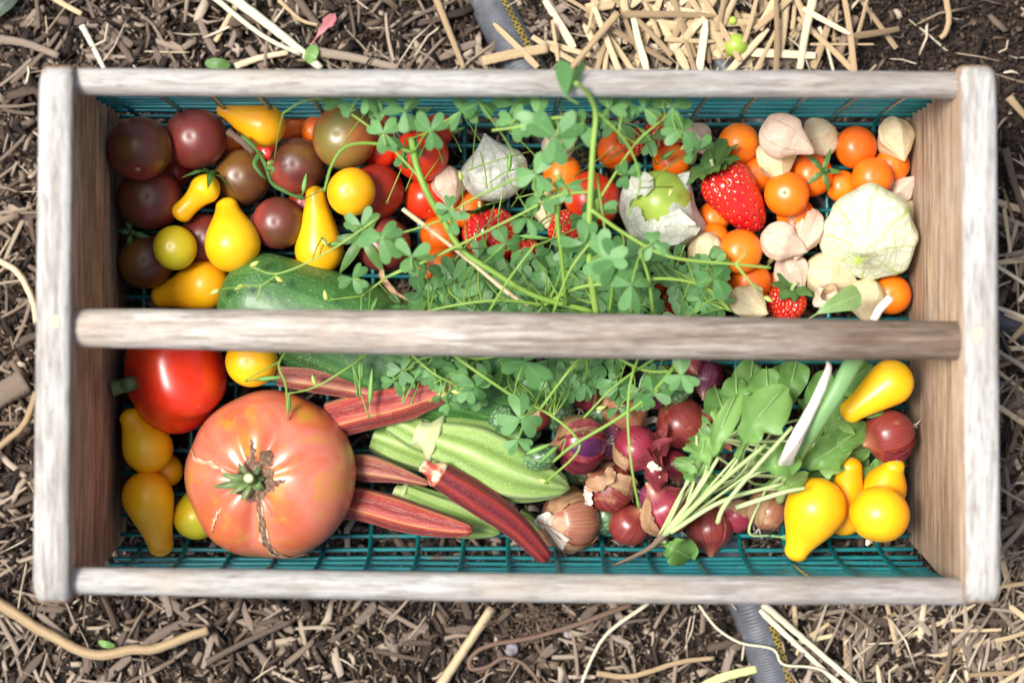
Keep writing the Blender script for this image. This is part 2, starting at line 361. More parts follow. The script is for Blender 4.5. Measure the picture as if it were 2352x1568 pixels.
# papery husks
def paper(name, a, b, vein, tr=.35, cell=130, vw=.035, ribs=0, ribc=(.45, .50, .22), ribw=.035, netw=.55):
    k = NT(name); co = k.coord(); vo = k.n('ShaderNodeTexVoronoi', feature='DISTANCE_TO_EDGE')
    wv = k.n('ShaderNodeVectorMath', operation='ADD'); nn = k.n('ShaderNodeTexNoise'); k.l(co, nn.inputs['Vector']); nn.inputs['Scale'].default_value = 80
    sc = k.n('ShaderNodeVectorMath', operation='SCALE'); k.l(nn.outputs['Color'], sc.inputs[0]); sc.inputs['Scale'].default_value = .006
    k.l(co, wv.inputs[0]); k.l(sc.outputs[0], wv.inputs[1]); k.l(wv.outputs[0], vo.inputs['Vector']); vo.inputs['Scale'].default_value = cell
    e = k.ramp(vo.outputs['Distance'], [(0, (1, 1, 1)), (vw, (.6, .6, .6)), (vw*2.2, (0, 0, 0))])
    f = k.noise(co, 55, 4); c = k.ramp(k.math('ADD', k.math('MULTIPLY', f, .7), k.math('MULTIPLY', k.rand(), .3)), [(.3, a), (.7, b)])
    r = k.attr('rg'); c = k.mix(k.ramp(r, [(1.05, (0, 0, 0)), (1.0, (0, 0, 0))]), c, vein)
    c = k.mix(k.math('MULTIPLY', e, netw), c, vein)
    if ribs:
        cc = k.n('ShaderNodeAttribute', attribute_name='cyl').outputs['Vector']; s3 = k.n('ShaderNodeSeparateXYZ'); k.l(cc, s3.inputs[0])
        an = k.math('ADD', k.math('MULTIPLY', k.math('ARCTAN2', s3.outputs[1], s3.outputs[0]), ribs/6.28318), k.math('MULTIPLY', k.math('SUBTRACT', k.noise(co, 40, 2), .5), .5))
        pp = k.math('PINGPONG', an, .5); ln = k.ramp(pp, [(0, (.8, .8, .8)), (ribw, (.5, .5, .5)), (ribw*2, (0, 0, 0))])
        c = k.mix(k.math('MULTIPLY', ln, k.ramp(k.noise(co, 70, 3), [(.3, (.3, .3, .3)), (.6, (1, 1, 1))])), c, ribc)
    k.base(c); k.set(Roughness=.55, Specular_IOR_Level=.35); k.bump(k.math('ADD', k.math('MULTIPLY', e, 1.0), k.math('MULTIPLY', k.noise(co, 240, 4), 1.2)), .35, .0006)
    k.translucent(c, tr); return k.m
MAT['husk'] = paper('tomatillo_husk', (.72, .72, .64), (.82, .82, .74), (.46, .46, .34), cell=190, vw=.05, ribs=10, ribc=(.55, .56, .40), netw=.5)
MAT['huskgreen'] = paper('green_tinged_husk', (.72, .76, .54), (.84, .85, .73), (.50, .56, .26), cell=170, vw=.05, ribs=8, ribc=(.48, .58, .15), netw=.5)
MAT['gc'] = paper('ground_cherry_husk', (.80, .60, .44), (.88, .74, .60), (.60, .42, .32), cell=130, vw=.025, ribs=5, ribc=(.50, .32, .22), ribw=.02, netw=.2)
MAT['gcyellow'] = paper('yellow_ground_cherry_husk', (.82, .69, .40), (.89, .80, .57), (.62, .52, .28), cell=130, vw=.025, ribs=5, ribc=(.55, .42, .20), ribw=.02, netw=.2)
MAT['tomatillo'] = fruit_mat('tomatillo_skin', [(.3, (.30, .42, .05)), (.7, (.40, .52, .09))], sss=.1)
# onions
def onion_mat(name, a, b, c3, tan, tanlo=.60):
    k = NT(name); st = k.noise(k.coord('cyl', (9, 9, .5)), 2.2, 5, .65); fine = k.noise(k.coord('cyl', (30, 30, .4)), 2.0, 3, .6)
    h = k.math('ADD', k.math('MULTIPLY', st, .6), k.math('MULTIPLY', fine, .4))
    c = k.ramp(h, [(.32, a), (.50, b), (.66, c3)])
    co = k.coord(); p = k.noise(co, 55, 5, .6, .8); c = k.mix(k.ramp(p, [(tanlo, (0, 0, 0)), (tanlo+.08, (.85, .85, .85))]), c, tan)
    s2 = k.n('ShaderNodeSeparateXYZ'); k.l(k.n('ShaderNodeAttribute', attribute_name='cyl').outputs['Vector'], s2.inputs[0])
    c = k.mix(k.ramp(s2.outputs[2], [(.72, (0, 0, 0)), (.95, (.85, .85, .85))]), c, tan)
    k.base(c); k.set(Coat_Weight=.25, Coat_Roughness=.18)
    k.l(k.ramp(p, [(.5, (.30, .30, .30)), (.7, (.6, .6, .6))]), k.b.inputs['Roughness']); k.bump(h, .3, .0006); return k.m
MAT['onred'] = onion_mat('red_shallot_skin', (.08, .012, .014), (.20, .026, .024), (.34, .085, .05), (.36, .17, .08))
MAT['onmag'] = onion_mat('magenta_shallot_skin', (.13, .008, .025), (.26, .020, .045), (.40, .08, .08), (.45, .22, .13), .64)
MAT['onpurple'] = onion_mat('purple_shallot_skin', (.07, .010, .05), (.16, .025, .08), (.35, .12, .13), (.40, .22, .14), .64)
MAT['onbrown'] = onion_mat('brown_shallot_skin', (.20, .06, .03), (.32, .12, .07), (.45, .24, .14), (.48, .30, .17), .55)
MAT['peeltan'] = paper('dry_tan_peel', (.36, .19, .09), (.52, .33, .19), (.30, .14, .07), tr=.2, cell=50)
MAT['peelred'] = paper('dry_red_peel', (.20, .02, .04), (.34, .07, .07), (.22, .03, .04), tr=.3, cell=60)
MAT['peelwhite'] = paper('dry_white_peel', (.62, .54, .44), (.76, .70, .60), (.62, .52, .42), tr=.2, cell=60)
MAT['drywhite'] = paper('bleached_dry_leaf', (.84, .78, .68), (.92, .88, .80), (.70, .60, .48), tr=.15, cell=40, netw=.2)
MAT['purple'] = fruit_mat('inner_purple_skin', [(.3, (.05, .008, .05)), (.7, (.12, .02, .085))], rough=.2)
# strawberry
k = NT('strawberry_flesh'); co = k.coord(); f = k.noise(co, 60, 3)
k.base(k.ramp(f, [(.3, (.50, .006, .012)), (.7, (.66, .022, .018))])); k.set(Roughness=.22, Coat_Weight=.5, Coat_Roughness=.1, Subsurface_Weight=.12, Subsurface_Scale=.003); k.bump(k.noise(co, 350, 3), .15, .0008); MAT['berry'] = k.m
k = NT('strawberry_seed'); k.set(Base_Color=(.62, .30, .04, 1), Roughness=.4); MAT['seed'] = k.m
# okra
def okra_mat(name, lo, mid, hi, line=None, ribs=8, pale=None):
    k = NT(name); s4 = k.n('ShaderNodeSeparateXYZ'); k.l(k.n('ShaderNodeAttribute', attribute_name='cyl').outputs['Vector'], s4.inputs[0])
    pp = k.math('PINGPONG', k.math('MULTIPLY', k.math('ARCTAN2', s4.outputs[1], s4.outputs[0]), ribs/6.28318), .5)
    f = k.noise(k.coord('cyl', (3, 3, 2)), 3, 5, .6)
    pq = k.math('ADD', pp, k.math('MULTIPLY', k.math('SUBTRACT', f, .5), .3))
    c = k.ramp(pq, [(.02, hi), (.2, mid), (.46, lo)])
    c = k.mix(k.ramp(f, [(.45, (0, 0, 0)), (.75, (.6, .6, .6))]), c, mid)
    if pale: c = k.mix(k.ramp(k.noise(k.coord('cyl', (4, 4, 3)), 2.5, 6, .7), [(.54, (0, 0, 0)), (.68, (.85, .85, .85))]), c, pale)
    if line: c = k.mix(k.ramp(pp, [(0, (.6, .6, .6)), (.025, (.45, .45, .45)), (.05, (0, 0, 0))]), c, line)
    fz = k.noise(k.coord(), 1500, 2); c = k.mix(k.ramp(fz, [(.56, (0, 0, 0)), (.66, (.3, .3, .3))]), c, tuple(min(1, x*1.6+.10) for x in hi))
    k.base(c); k.set(Roughness=.5, Sheen_Weight=.12, Sheen_Roughness=.4, Specular_IOR_Level=.3); k.bump(k.math('ADD', fz, k.math('MULTIPLY', f, .8)), .35, .0006); return k.m
MAT['okra'] = okra_mat('green_okra_skin', (.15, .25, .055), (.24, .36, .09), (.36, .48, .18))
MAT['okrared'] = okra_mat('red_okra_skin', (.08, .006, .010), (.17, .012, .014), (.28, .03, .022), ribs=6)
MAT['okraorange'] = okra_mat('orange_red_okra_skin', (.15, .012, .014), (.29, .032, .024), (.42, .09, .055), line=(.50, .36, .12), ribs=5, pale=(.50, .22, .15))
MAT['okrapink'] = okra_mat('dull_pink_okra_skin', (.13, .020, .016), (.27, .065, .045), (.40, .16, .10), line=(.45, .40, .12), ribs=5, pale=(.50, .26, .18))
MAT['okracap'] = fruit_mat('okra_cap_skin', [(.3, (.42, .50, .22)), (.7, (.55, .58, .34))], coat=0, rough=.6)
MAT['redcap'] = fruit_mat('red_okra_cap_skin', [(.42, (.62, .55, .35)), (.55, (.50, .12, .07)), (.75, (.42, .04, .03))], coat=.1, rough=.45, scale=160)
# cucumber
k = NT('cucumber_skin'); cy = k.coord('cyl', (4, 4, .6)); co = k.coord()
s2 = k.n('ShaderNodeSeparateXYZ'); k.l(k.n('ShaderNodeAttribute', attribute_name='cyl').outputs['Vector'], s2.inputs[0])
f = k.noise(cy, 2.5, 5, .6); c = k.ramp(f, [(.30, (.022, .085, .016)), (.52, (.040, .14, .026)), (.75, (.085, .21, .045))])
c = k.mix(k.ramp(s2.outputs[2], [(.72, (0, 0, 0)), (.98, (.85, .85, .85))]), c, k.ramp(f, [(.4, (.10, .23, .04)), (.6, (.34, .46, .14))]))
sp = k.noise(co, 700, 4, .8); big = k.noise(co, 60, 4); c = k.mix(k.math('MULTIPLY', k.ramp(sp, [(.56, (0, 0, 0)), (.66, (1, 1, 1))]), k.ramp(big, [(.40, (.1, .1, .1)), (.60, (.8, .8, .8))])), c, (.42, .50, .32))
k.base(c); k.set(Roughness=.46, Coat_Weight=.05); k.bump(k.noise(co, 120, 4), .35, .0015); MAT['cuke'] = k.m
# cucamelon
k = NT('mottled_gherkin_skin'); co = k.coord(); w = k.noise(co, 200, 4, .6, 1.5)
vo = k.n('ShaderNodeTexVoronoi', feature='DISTANCE_TO_EDGE'); k.l(k.coord(scale=(1, 1, 1)), vo.inputs['Vector']); vo.inputs['Scale'].default_value = 290
k.base(k.mix(k.ramp(vo.outputs['Distance'], [(.0, (.9, .9, .9)), (.22, (0, 0, 0))]), k.ramp(w, [(.3, (.10, .20, .08)), (.7, (.26, .38, .20))]), (.015, .07, .02)))
k.set(Roughness=.35, Coat_Weight=.2); MAT['gherkin'] = k.m
MAT['twig'] = bits('brown_twig', [(0, (.16, .10, .07)), (1, (.26, .18, .13))], attr=False)
MAT['stone'] = bits('grey_stone', [(0, (.22, .21, .23)), (1, (.34, .32, .34))], attr=False, streak=False)

#SECTION ground
# ================================================================ GROUND
def outside_basket(x, y): return (abs(x) > .255) | (y > .15) | (y < -.15)
def soil_zone(x, y):        # bare soil beyond the basket's upper right corner
    return (x > .172+.03*np.sin(y*40)+.02*np.sin(y*90+1)) & (y > .075+.02*np.sin(x*50))
g = Geo(); xs = np.concatenate([[-4, -1.5], np.linspace(-.6, .6, 181), [1.5, 4]]); ys = np.concatenate([[-4, -1.5], np.linspace(-.45, .45, 136), [1.5, 4]])
X, Y = np.meshgrid(xs, ys); Z = np.full_like(X, -.004)
for i in range(X.shape[0]):
    for j in range(X.shape[1]):
        if abs(X[i, j]) < .61 and abs(Y[i, j]) < .46:
            q = Vector((X[i, j]*30, Y[i, j]*30, 0)); Z[i, j] += .0035*mn.noise(q)+.0025*mn.noise(q*4)
g.add(np.stack([X, Y, Z], -1), grid_faces(len(ys), len(xs), False))
tag(g.obj('ground', MAT['soil'], origin=(0, 0, 0)), kind='structure')

hose_path = spline([P(1085, -160, 0), P(1127, 0, 0), P(1204, 155, 0), P(1330, 420, 0), P(1480, 800, 0), P(1620, 1130, 0), P(1724, 1390, 0), P(1783, 1568, 0), P(1830, 1760, 0)], 14)
pipe_path = spline([P(1520, -60, 0), P(1600, 70, 0), P(1665, 160, 0), P(1850, 420, 0), P(2080, 640, 0), P(2345, 755, 0), P(2500, 830, 0)], 12)
def dist_path(x, y, path):
    return np.min(np.hypot(x[:, None]-path[None, :, 0], y[:, None]-path[None, :, 1]), axis=1)

def scatter_bits(n, xr, yr, lens, wids, hts, zr, keep, name, mat, bias=1.0):
    x = rng.uniform(*xr, n); y = rng.uniform(*yr, n); k = keep(x, y); x, y = x[k], y[k]; n = len(x)
    L = rng.uniform(0, 1, n)**1.8*(lens[1]-lens[0])+lens[0]; W = rng.uniform(0, 1, n)**1.5*(wids[1]-wids[0])+wids[0]
    W = np.minimum(W, L*.6); H = rng.uniform(*hts, n); z = rng.uniform(*zr, n)+H/2
    yaw = rng.uniform(0, 2*np.pi, n); pit = rng.normal(0, .16, n); rol = rng.normal(0, .35, n)
    a = np.stack([np.cos(yaw)*np.cos(pit), np.sin(yaw)*np.cos(pit), np.sin(pit)], -1)
    b0 = np.stack([-np.sin(yaw), np.cos(yaw), np.zeros(n)], -1); c0 = np.cross(a, b0)
    b = b0*np.cos(rol)[:, None]+c0*np.sin(rol)[:, None]; c = np.cross(a, b)
    c_ = np.stack([x, y, z], -1)
    # 12 vertices: three cross sections of four, bent and ragged
    V = np.zeros((n, 12, 3)); cyl = np.zeros((n, 12, 3)); bend = rng.normal(0, .10, n)*L
    for s_, u in enumerate((-.5, rng.uniform(-.15, .15, n), .5)):
        for q, (sb, sc) in enumerate(((-1, -1), (1, -1), (1, 1), (-1, 1))):
            wj = W*.5*rng.uniform(.45 if s_ != 1 else .8, 1.0, n); lj = u*L+(rng.uniform(-.12, .12, n)*L if s_ != 1 else 0)
            V[:, s_*4+q] = c_+a*lj[:, None]+b*(sb*wj+(bend if s_ == 1 else 0))[:, None]+c*(sc*H*.5)[:, None]
            cyl[:, s_*4+q] = np.stack([sb*W*220+x*90, y*90+sc*.3, lj*40], -1)
    F_ = []
    for s_ in (0, 4):
        for q in range(4): F_.append((s_+q, s_+(q+1) % 4, s_+4+(q+1) % 4, s_+4+q))
    F_ += [(3, 2, 1, 0), (8, 9, 10, 11)]
    F_ = (np.array(F_)[None]+np.arange(n)[:, None, None]*12).reshape(-1, 4)
    me = bpy.data.meshes.new(name); me.vertices.add(n*12); me.vertices.foreach_set('co', V.ravel())
    me.loops.add(F_.size); me.loops.foreach_set('vertex_index', F_.ravel().astype(np.int32))
    me.polygons.add(len(F_)); me.polygons.foreach_set('loop_start', np.arange(0, F_.size, 4, dtype=np.int32)); me.polygons.foreach_set('loop_total', np.full(len(F_), 4, np.int32))
    me.update(calc_edges=True)
    a_ = me.attributes.new('rg', 'FLOAT', 'POINT'); a_.data.foreach_set('value', np.repeat(rng.uniform(0, 1, n)**bias, 12))
    a_ = me.attributes.new('cyl', 'FLOAT_VECTOR', 'POINT'); a_.data.foreach_set('vector', cyl.ravel())
    me.materials.append(mat); o = bpy.data.objects.new(name, me); col.objects.link(o); return o
clear = lambda x, y: (dist_path(x, y, hose_path) > .0135) & (dist_path(x, y, pipe_path) > .007)
mul = lambda x, y: (~soil_zone(x, y) | (rng.uniform(0, 1, len(x)) < .06)) & clear(x, y)
soil_k = lambda x, y: soil_zone(x, y) & clear(x, y)
tag(scatter_bits(46000, (-.34, .34), (-.24, .24), (.002, .012), (.0003, .0019), (.0003, .0012), (-.004, .0035), mul, 'mulch_slivers', MAT['chips'], 1.5), kind='stuff')
tag(scatter_bits(6000, (-.34, .34), (-.24, .24), (.006, .026), (.0012, .0058), (.0006, .0024), (-.002, .005), mul, 'wood_mulch', MAT['chips'], 1.25), kind='stuff')
tag(scatter_bits(9000, (-.62, .62), (-.45, .45), (.008, .026), (.001, .005), (.0006, .002), (-.003, .002), lambda x, y: ((abs(x) > .33) | (abs(y) > .23)) & clear(x, y), 'outer_mulch', MAT['chips'], 1.35), kind='stuff')
tag(scatter_bits(16000, (.14, .36), (.04, .25), (.0008, .0034), (.0007, .0028), (.0006, .0022), (-.004, .0015), soil_k, 'soil_crumbs', MAT['clods'], 1.8), kind='stuff')

def straw_zone(x, y):
    px = 1176+x*F/CZ; py = 784-y*F/CZ
    pile = .6*np.exp(-((px-1560)/210)**2)*(py < 200); low = .16*(px > 1760)*(py > 1330)+.16*(px > 2290)*(py > 380)
    return rng.uniform(0, 1, len(x)) < np.maximum(np.maximum(pile, low), .035)
tag(scatter_bits(16000, (-.34, .34), (-.24, .24), (.010, .040), (.0004, .0017), (.0003, .0007), (.001, .011), lambda x, y: straw_zone(x, y) & outside_basket(x, y) & (dist_path(x, y, hose_path) > .010), 'straw_fibres', MAT['fibre']), kind='stuff')
tag(scatter_bits(15000, (-.34, .34), (-.24, .24), (.001, .004), (.0006, .002), (.0003, .0012), (.000, .004), mul, 'bark_crumbs', MAT['chips'], 1.5), kind='stuff')

# hose and pipe
g = sweep(hose_path+[0, 0, .0], .0127, n=28)
tag(g.obj('garden_hose', MAT['hose'], origin=(*P(1724, 1390)[:2], -.012)), 'thick grey ribbed garden hose with a yellow lattice stripe passing under the basket', 'hose')
g = sweep(pipe_path+[0, 0, .002], .0085, n=18)
tag(g.obj('irrigation_pipe', MAT['pipe']), 'smooth dark irrigation pipe half buried under the straw', 'pipe')

# big bark chips: individual pieces, shared shapes
def chip_mesh(i):
    L, W, H = rng.uniform(.018, .036), rng.uniform(.004, .009), rng.uniform(.0015, .0035)
    g = Geo(); m = 6; V = []
    for a in np.linspace(-.5, .5, m):
        w = W*.5*(rng.uniform(.75, 1) if abs(a) < .45 else rng.uniform(.4, .8))
        for sb, sc in ((-1, -.7), (-.3, -1), (.5, -.9), (1, -.5), (.8, .8), (.1, 1), (-.7, .8)):
            V.append((a*L+rng.uniform(-.04, .04)*L, sb*w+W*.15*math.sin(a*3+i), sc*H*.5*rng.uniform(.8, 1.15)+H*.4))
    V = np.array(V); g.add(V, grid_faces(m, 7)+[tuple(range(7))[::-1], tuple(range(35, 42))], np.stack([V[:, 1]*200, V[:, 2]*200, V[:, 0]*40], -1)); return g
def place_copies(proto, spots, label, cat, group, mats=None):
    for i, (x, y, z, yaw, tx, ty, s) in enumerate(spots):
        src = proto[i % len(proto)]
        o = bpy.data.objects.new(src[0], src[1]); col.objects.link(o)
        o.location = (x, y, z); o.rotation_euler = (tx, ty, yaw); o.scale = s if isinstance(s, tuple) else (s, s, s)
        tag(o, label, cat, group)
def mesh_only(g, name, mats):
    o = g.obj(name, mats, origin=(0, 0, 0), smooth=False); me = o.data; bpy.data.objects.remove(o); return (name, me)
protos = [mesh_only(chip_mesh(i), 'bark_chip', MAT['bigchip']) for i in range(10)]
spots = {'n': [], 's': [], 'w': [], 'e': []}
while sum(map(len, spots.values())) < 150:
    x, y = rng.uniform(-.29, .29), rng.uniform(-.195, .195)
    if not outside_basket(x, y) or soil_zone(np.array([x]), np.array([y]))[0] or not clear(np.array([x]), np.array([y]))[0]: continue
    sd_ = 'n' if y > .15 else 's' if y < -.15 else 'w' if x < 0 else 'e'
    spots[sd_].append((x, y, rng.uniform(.001, .005), rng.uniform(0, 6.28), rng.normal(0, .12), rng.normal(0, .12), rng.uniform(.45, .95)))
for k_, w_ in (('n', 'above the far rail'), ('s', 'below the near rail'), ('w', 'beside the shaded end board'), ('e', 'beside the lit end board')):
    place_copies(protos, spots[k_], 'splintery grey-brown bark chip lying loose on the mulch '+w_, 'bark chip', 'bark chips '+w_)

# straw: hollow-looking flattened stalks, individual
def straw_mesh(i, flat, L, W):
    m = 9; t = np.linspace(-.5, .5, m); cur = rng.normal(0, .02)*L; kink = rng.uniform(-.3, .3)
    pts = np.stack([t*L, cur*4*(t**2)+(rng.normal(0, .02)*L)*np.abs(t-kink), .0012*np.cos(t*3)*rng.uniform(0, 1)], -1)
    rad = W*.5*(1-.25*(t+.5))*np.array([rng.uniform(.6, 1)]+[1]*(m-2)+[rng.uniform(.4, 1)])
    nd = rng.uniform(.2, .8)
    def mod(th, tt): return (1+.10*np.cos(3*th+i)+.05*np.cos(7*th))*(1+.12*math.exp(-((tt-nd)/.03)**2))
    return sweep(pts, rad, n=9, flat=flat*.8, mod=mod)
sp_yel = [mesh_only(straw_mesh(i, .35, rng.uniform(.035, .07), rng.uniform(.003, .0055)), 'straw_stalk', MAT['straw']) for i in range(9)]
sp_grey = [mesh_only(straw_mesh(i, .5, rng.uniform(.025, .06), rng.uniform(.0014, .0035)), 'withered_straw', MAT['greystraw']) for i in range(9)]
def spots_in(n, fx, z, yawf, sc):
    out = []
    while len(out) < n:
        px, py = fx()
        x, y, _ = P(px, py, 0)
        if not (outside_basket(x, y)): continue
        out.append((x, y, rng.uniform(*z), yawf(), rng.normal(0, .2), rng.normal(0, .14), rng.uniform(*sc))); 
    return out
anyyaw = lambda: rng.uniform(0, 6.28)
steep = lambda: rng.choice([R(98), R(75), R(60), R(-25), R(120), R(-10)])+rng.normal(0, .25)
place_copies(sp_yel, spots_in(105, lambda: (rng.normal(1560, 165), rng.uniform(-30, 165)), (.003, .018), steep, (.6, 1.1)),
   'pale golden straw stalk in the thick loose pile above the basket', 'straw', 'straw stalks piled beyond the far rail')
place_copies(sp_yel, spots_in(20, lambda: (rng.uniform(1760, 2360), rng.uniform(1395, 1580)), (.003, .010), lambda: R(65)+rng.normal(0, .7), (.4, .75)),
   'straw stalk lying on the mulch below the basket right of the hose', 'straw', 'straw stalks near the hose')
place_copies(sp_grey, spots_in(60, lambda: (rng.uniform(1740, 2360), rng.uniform(1395, 1590)), (.003, .012), lambda: R(65)+rng.normal(0, .7), (.6, 1.1)),
   'thin grey-brown dry stem lying on the mulch below the basket right of the hose', 'dry stem', 'dry stems near the hose')
place_copies(sp_grey, spots_in(60, lambda: (rng.uniform(2300, 2400), rng.uniform(400, 1590)), (.002, .012), anyyaw, (.6, 1.1)),
   'grey-brown dry stem lying along the outer side of the lighter end board', 'dry stem', 'dry stems beside the lit end board')
place_copies(sp_yel, spots_in(26, lambda: (rng.uniform(2290, 2400), rng.uniform(420, 1590)), (.004, .014), anyyaw, (.5, .9)),
   'straw stalk lying along the outer side of the lighter end board', 'straw', 'straw stalks beside the lit end board')
place_copies(sp_grey, spots_in(70, lambda: (rng.uniform(-40, 1650), rng.uniform(1385, 1600)), (.002, .007), anyyaw, (.4, .9)),
   'short brown dry stem among the mulch below the near rail left of the hose', 'dry stem', 'dry stems in the mulch below the near rail')
place_copies(sp_grey, spots_in(55, lambda: (rng.uniform(-40, 1250), rng.uniform(-30, 150)), (.002, .007), anyyaw, (.4, .9)),
   'short brown dry stem among the mulch above the far rail left of the straw pile', 'dry stem', 'dry stems in the mulch above the far rail')
place_copies(sp_grey, spots_in(50, lambda: (rng.uniform(-50, 70), rng.uniform(150, 1500)), (.002, .007), anyyaw, (.4, .9)),
   'brown dry stem in the mulch beside the shaded end board', 'dry stem', 'dry stems beside the shaded end board')
place_copies(sp_yel, [(x, y, .002, a, 0, 0, s) for (x, y, a, s) in ((.19, -.07, .4, .8), (.21, -.10, .1, .9), (.205, -.085, 1.2, .7), (.175, -.1, -.5, .8), (.16, .12, .2, .8), (.10, .125, 1.0, .7), (.205, .118, -.3, .8), (.13, .115, -.4, .7), (.06, .128, .3, .8))],
   'straw stalk seen through the green wire mesh under the basket', 'straw', 'straw stalks under the basket')

def bent_straw(name, pts, w, mat, label, cat, z=.010, flat=.4, taper=.3, n=10, groove=.1):
    q = spline([P(*p[:2], z if len(p) < 3 else p[2]) for p in pts], 8); m = len(q); t = np.linspace(0, 1, m)
    g = sweep(q, M(w, z)*.5*(1-taper*t), n=n, flat=flat, mod=lambda th, tt: 1+groove*1.5*np.cos(3*th+1)+.07*np.sin(tt*40+th)+.05*np.sin(tt*97+2*th)+.05*np.cos(5*th+tt*6))
    return tag(g.obj(name, MAT[mat]), label, cat)
bent_straw('straw_stalk', [(515, -20), (640, 75), (738, 157)], 24, 'palestraw', 'wide pale greenish straw stalk slanting down to the far rail', 'straw')
bent_straw('straw_stalk', [(480, -15), (600, 80), (690, 125)], 13, 'palestraw', 'slim pale straw lying against the wide greenish stalk above the far rail', 'straw', z=.013)
bent_straw('straw_stalk', [(545, 10), (518, 55), (495, 96)], 15, 'straw', 'short straw crossing under the pale stalk above the dark tomatoes', 'straw', z=.006)
bent_straw('straw_stalk', [(680, -10), (715, 40), (752, 80)], 20, 'greystraw', 'flat brown straw with a shredded red leaf at its lower end', 'straw', z=.008)
bent_straw('straw_stalk', [(640, 0), (690, 45), (730, 58)], 10, 'straw', 'thin yellow straw beside the shredded red leaf', 'straw', z=.010)
bent_straw('straw_stalk', [(1000, -10), (1035, 80), (1066, 158)], 17, 'straw', 'long straight straw standing alone left of the grey hose', 'straw')
bent_straw('straw_stalk', [(188, 58), (215, 110), (240, 160)], 14, 'palestraw', 'cream straw next to the far end of the shaded end board', 'straw')
bent_straw('straw_stalk', [(-10, 88), (60, 100), (135, 128)], 22, 'greystraw', 'broad brown straw pointing at the upper corner of the shaded end board', 'straw')
bent_straw('straw_stalk', [(120, -8), (150, 12), (188, 32)], 16, 'straw', 'bright straw scrap in the top corner of the mulch', 'straw')
bent_straw('straw_stalk', [(540, 152), (600, 132), (662, 120)], 17, 'straw', 'bent straw lying level just above the far rail', 'straw', z=.008)
bent_straw('straw_stalk', [(722, 118), (810, 132), (915, 156)], 24, 'greystraw', 'broad pinkish brown straw lying against the far rail', 'straw', z=.008)
bent_straw('straw_stalk', [(1108, 140), (1180, 124), (1258, 110)], 24, 'straw', 'flat torn straw lying across the grey hose', 'straw', z=.0165, flat=.15, taper=0)
bent_straw('straw_stalk', [(1420, 30), (1360, 100), (1310, 160)], 18, 'straw', 'round golden straw slanting over the pile toward the raised clover leaf', 'straw', z=.022)
bent_straw('straw_stalk', [(1870, -10), (1850, 80), (1838, 160)], 22, 'straw', 'wide upright straw at the edge of the bare dark soil', 'straw', z=.014)
bent_straw('straw_stalk', [(1806, 0), (1800, 70), (1792, 128)], 21, 'straw', 'short broad straw left of the upright straw at the soil edge', 'straw', z=.012)
bent_straw('straw_stalk', [(1882, 62), (1900, 110), (1915, 165)], 9, 'palestraw', 'thin white straw stub crossing another on the bare soil', 'straw', z=.006)
bent_straw('straw_stalk', [(1860, 102), (1930, 102), (2008, 102)], 6, 'straw', 'hair-thin straw lying level across the grey stick on the bare soil', 'straw', z=.009)
bent_straw('stick', [(1968, 40), (1945, 80), (1925, 130)], 20, 'twig', 'stubby grey stick lying on the bare dark soil', 'stick', z=.006, flat=.9, taper=-.2)
bent_straw('straw_stalk', [(2170, -20), (2180, 40), (2172, 75), (2160, 88)], 15, 'straw', 'forked straw lying on the soil near the lit end board', 'straw')
bent_straw('straw_stalk', [(2318, 222), (2345, 255), (2380, 290)], 20, 'straw', 'thick straw end beside the upper corner of the lit end board', 'straw', z=.01)
bent_straw('straw_stalk', [(2310, 340), (2330, 420), (2365, 520)], 20, 'greystraw', 'long brown straw leaning outward beside the lit end board', 'straw', z=.014)
bent_straw('plant_stalk', [(-30, 1365), (60, 1425), (130, 1465), (215, 1503), (300, 1492), (360, 1488), (420, 1465), (478, 1445)], 26, 'straw', 'thick curved dry stalk in the corner below the shaded end board', 'plant stalk', z=.012, flat=.8, taper=.2)
bent_straw('plant_stalk', [(475, 1520), (560, 1475), (670, 1425)], 17, 'greystraw', 'grey bent twig-like stalk beside the tip of the thick curved stalk', 'plant stalk', z=.010, flat=.7)
bent_straw('plant_stalk', [(1000, 1590), (1060, 1500), (1130, 1395)], 24, 'straw', 'thick pale stick slanting under the near rail beside the hairy root', 'plant stalk', z=.012, flat=.9, taper=.1)
bent_straw('root', [(1450, 1388), (1340, 1428), (1230, 1462), (1130, 1480), (1085, 1505), (1082, 1535), (1120, 1530), (1160, 1510), (1210, 1530), (1260, 1600)], 12, 'twig', 'looping reddish root with fine hairs below the near rail', 'root', z=.015, flat=.9, taper=.3)
bent_straw('dry_tendril', [(1490, 1385), (1400, 1450), (1360, 1510), (1325, 1600)], 9, 'palestraw', 'pale arching grass blade below the near rail left of the hose', 'grass blade', z=.013)
bent_straw('dry_tendril', [(1605, 1388), (1645, 1440), (1700, 1475), (1775, 1490), (1800, 1525), (1880, 1535), (1950, 1580)], 6, 'palestraw', 'kinked cream tendril draped across the grey hose', 'tendril', z=.0165, taper=.1)
bent_straw('straw_stalk', [(1752, 1385), (1850, 1470), (1990, 1590)], 17, 'palestraw', 'long pale green straw slanting away from the hose, upper of a pair', 'straw', z=.016)
bent_straw('straw_stalk', [(1745, 1400), (1830, 1480), (1960, 1600)], 15, 'palestraw', 'long pale green straw slanting away from the hose, lower of a pair', 'straw', z=.012)
bent_straw('plant_stalk', [(-20, 590), (40, 625), (75, 690), (85, 740)], 15, 'straw', 'curved tan stalk bending behind the shaded end board near the handle', 'plant stalk', z=.012, flat=.8, taper=0)
bent_straw('plant_stalk', [(85, 900), (55, 975), (0, 1025), (-30, 1060)], 16, 'straw', 'curved tan stalk below the handle beside the shaded end board', 'plant stalk', z=.012, flat=.8, taper=0)
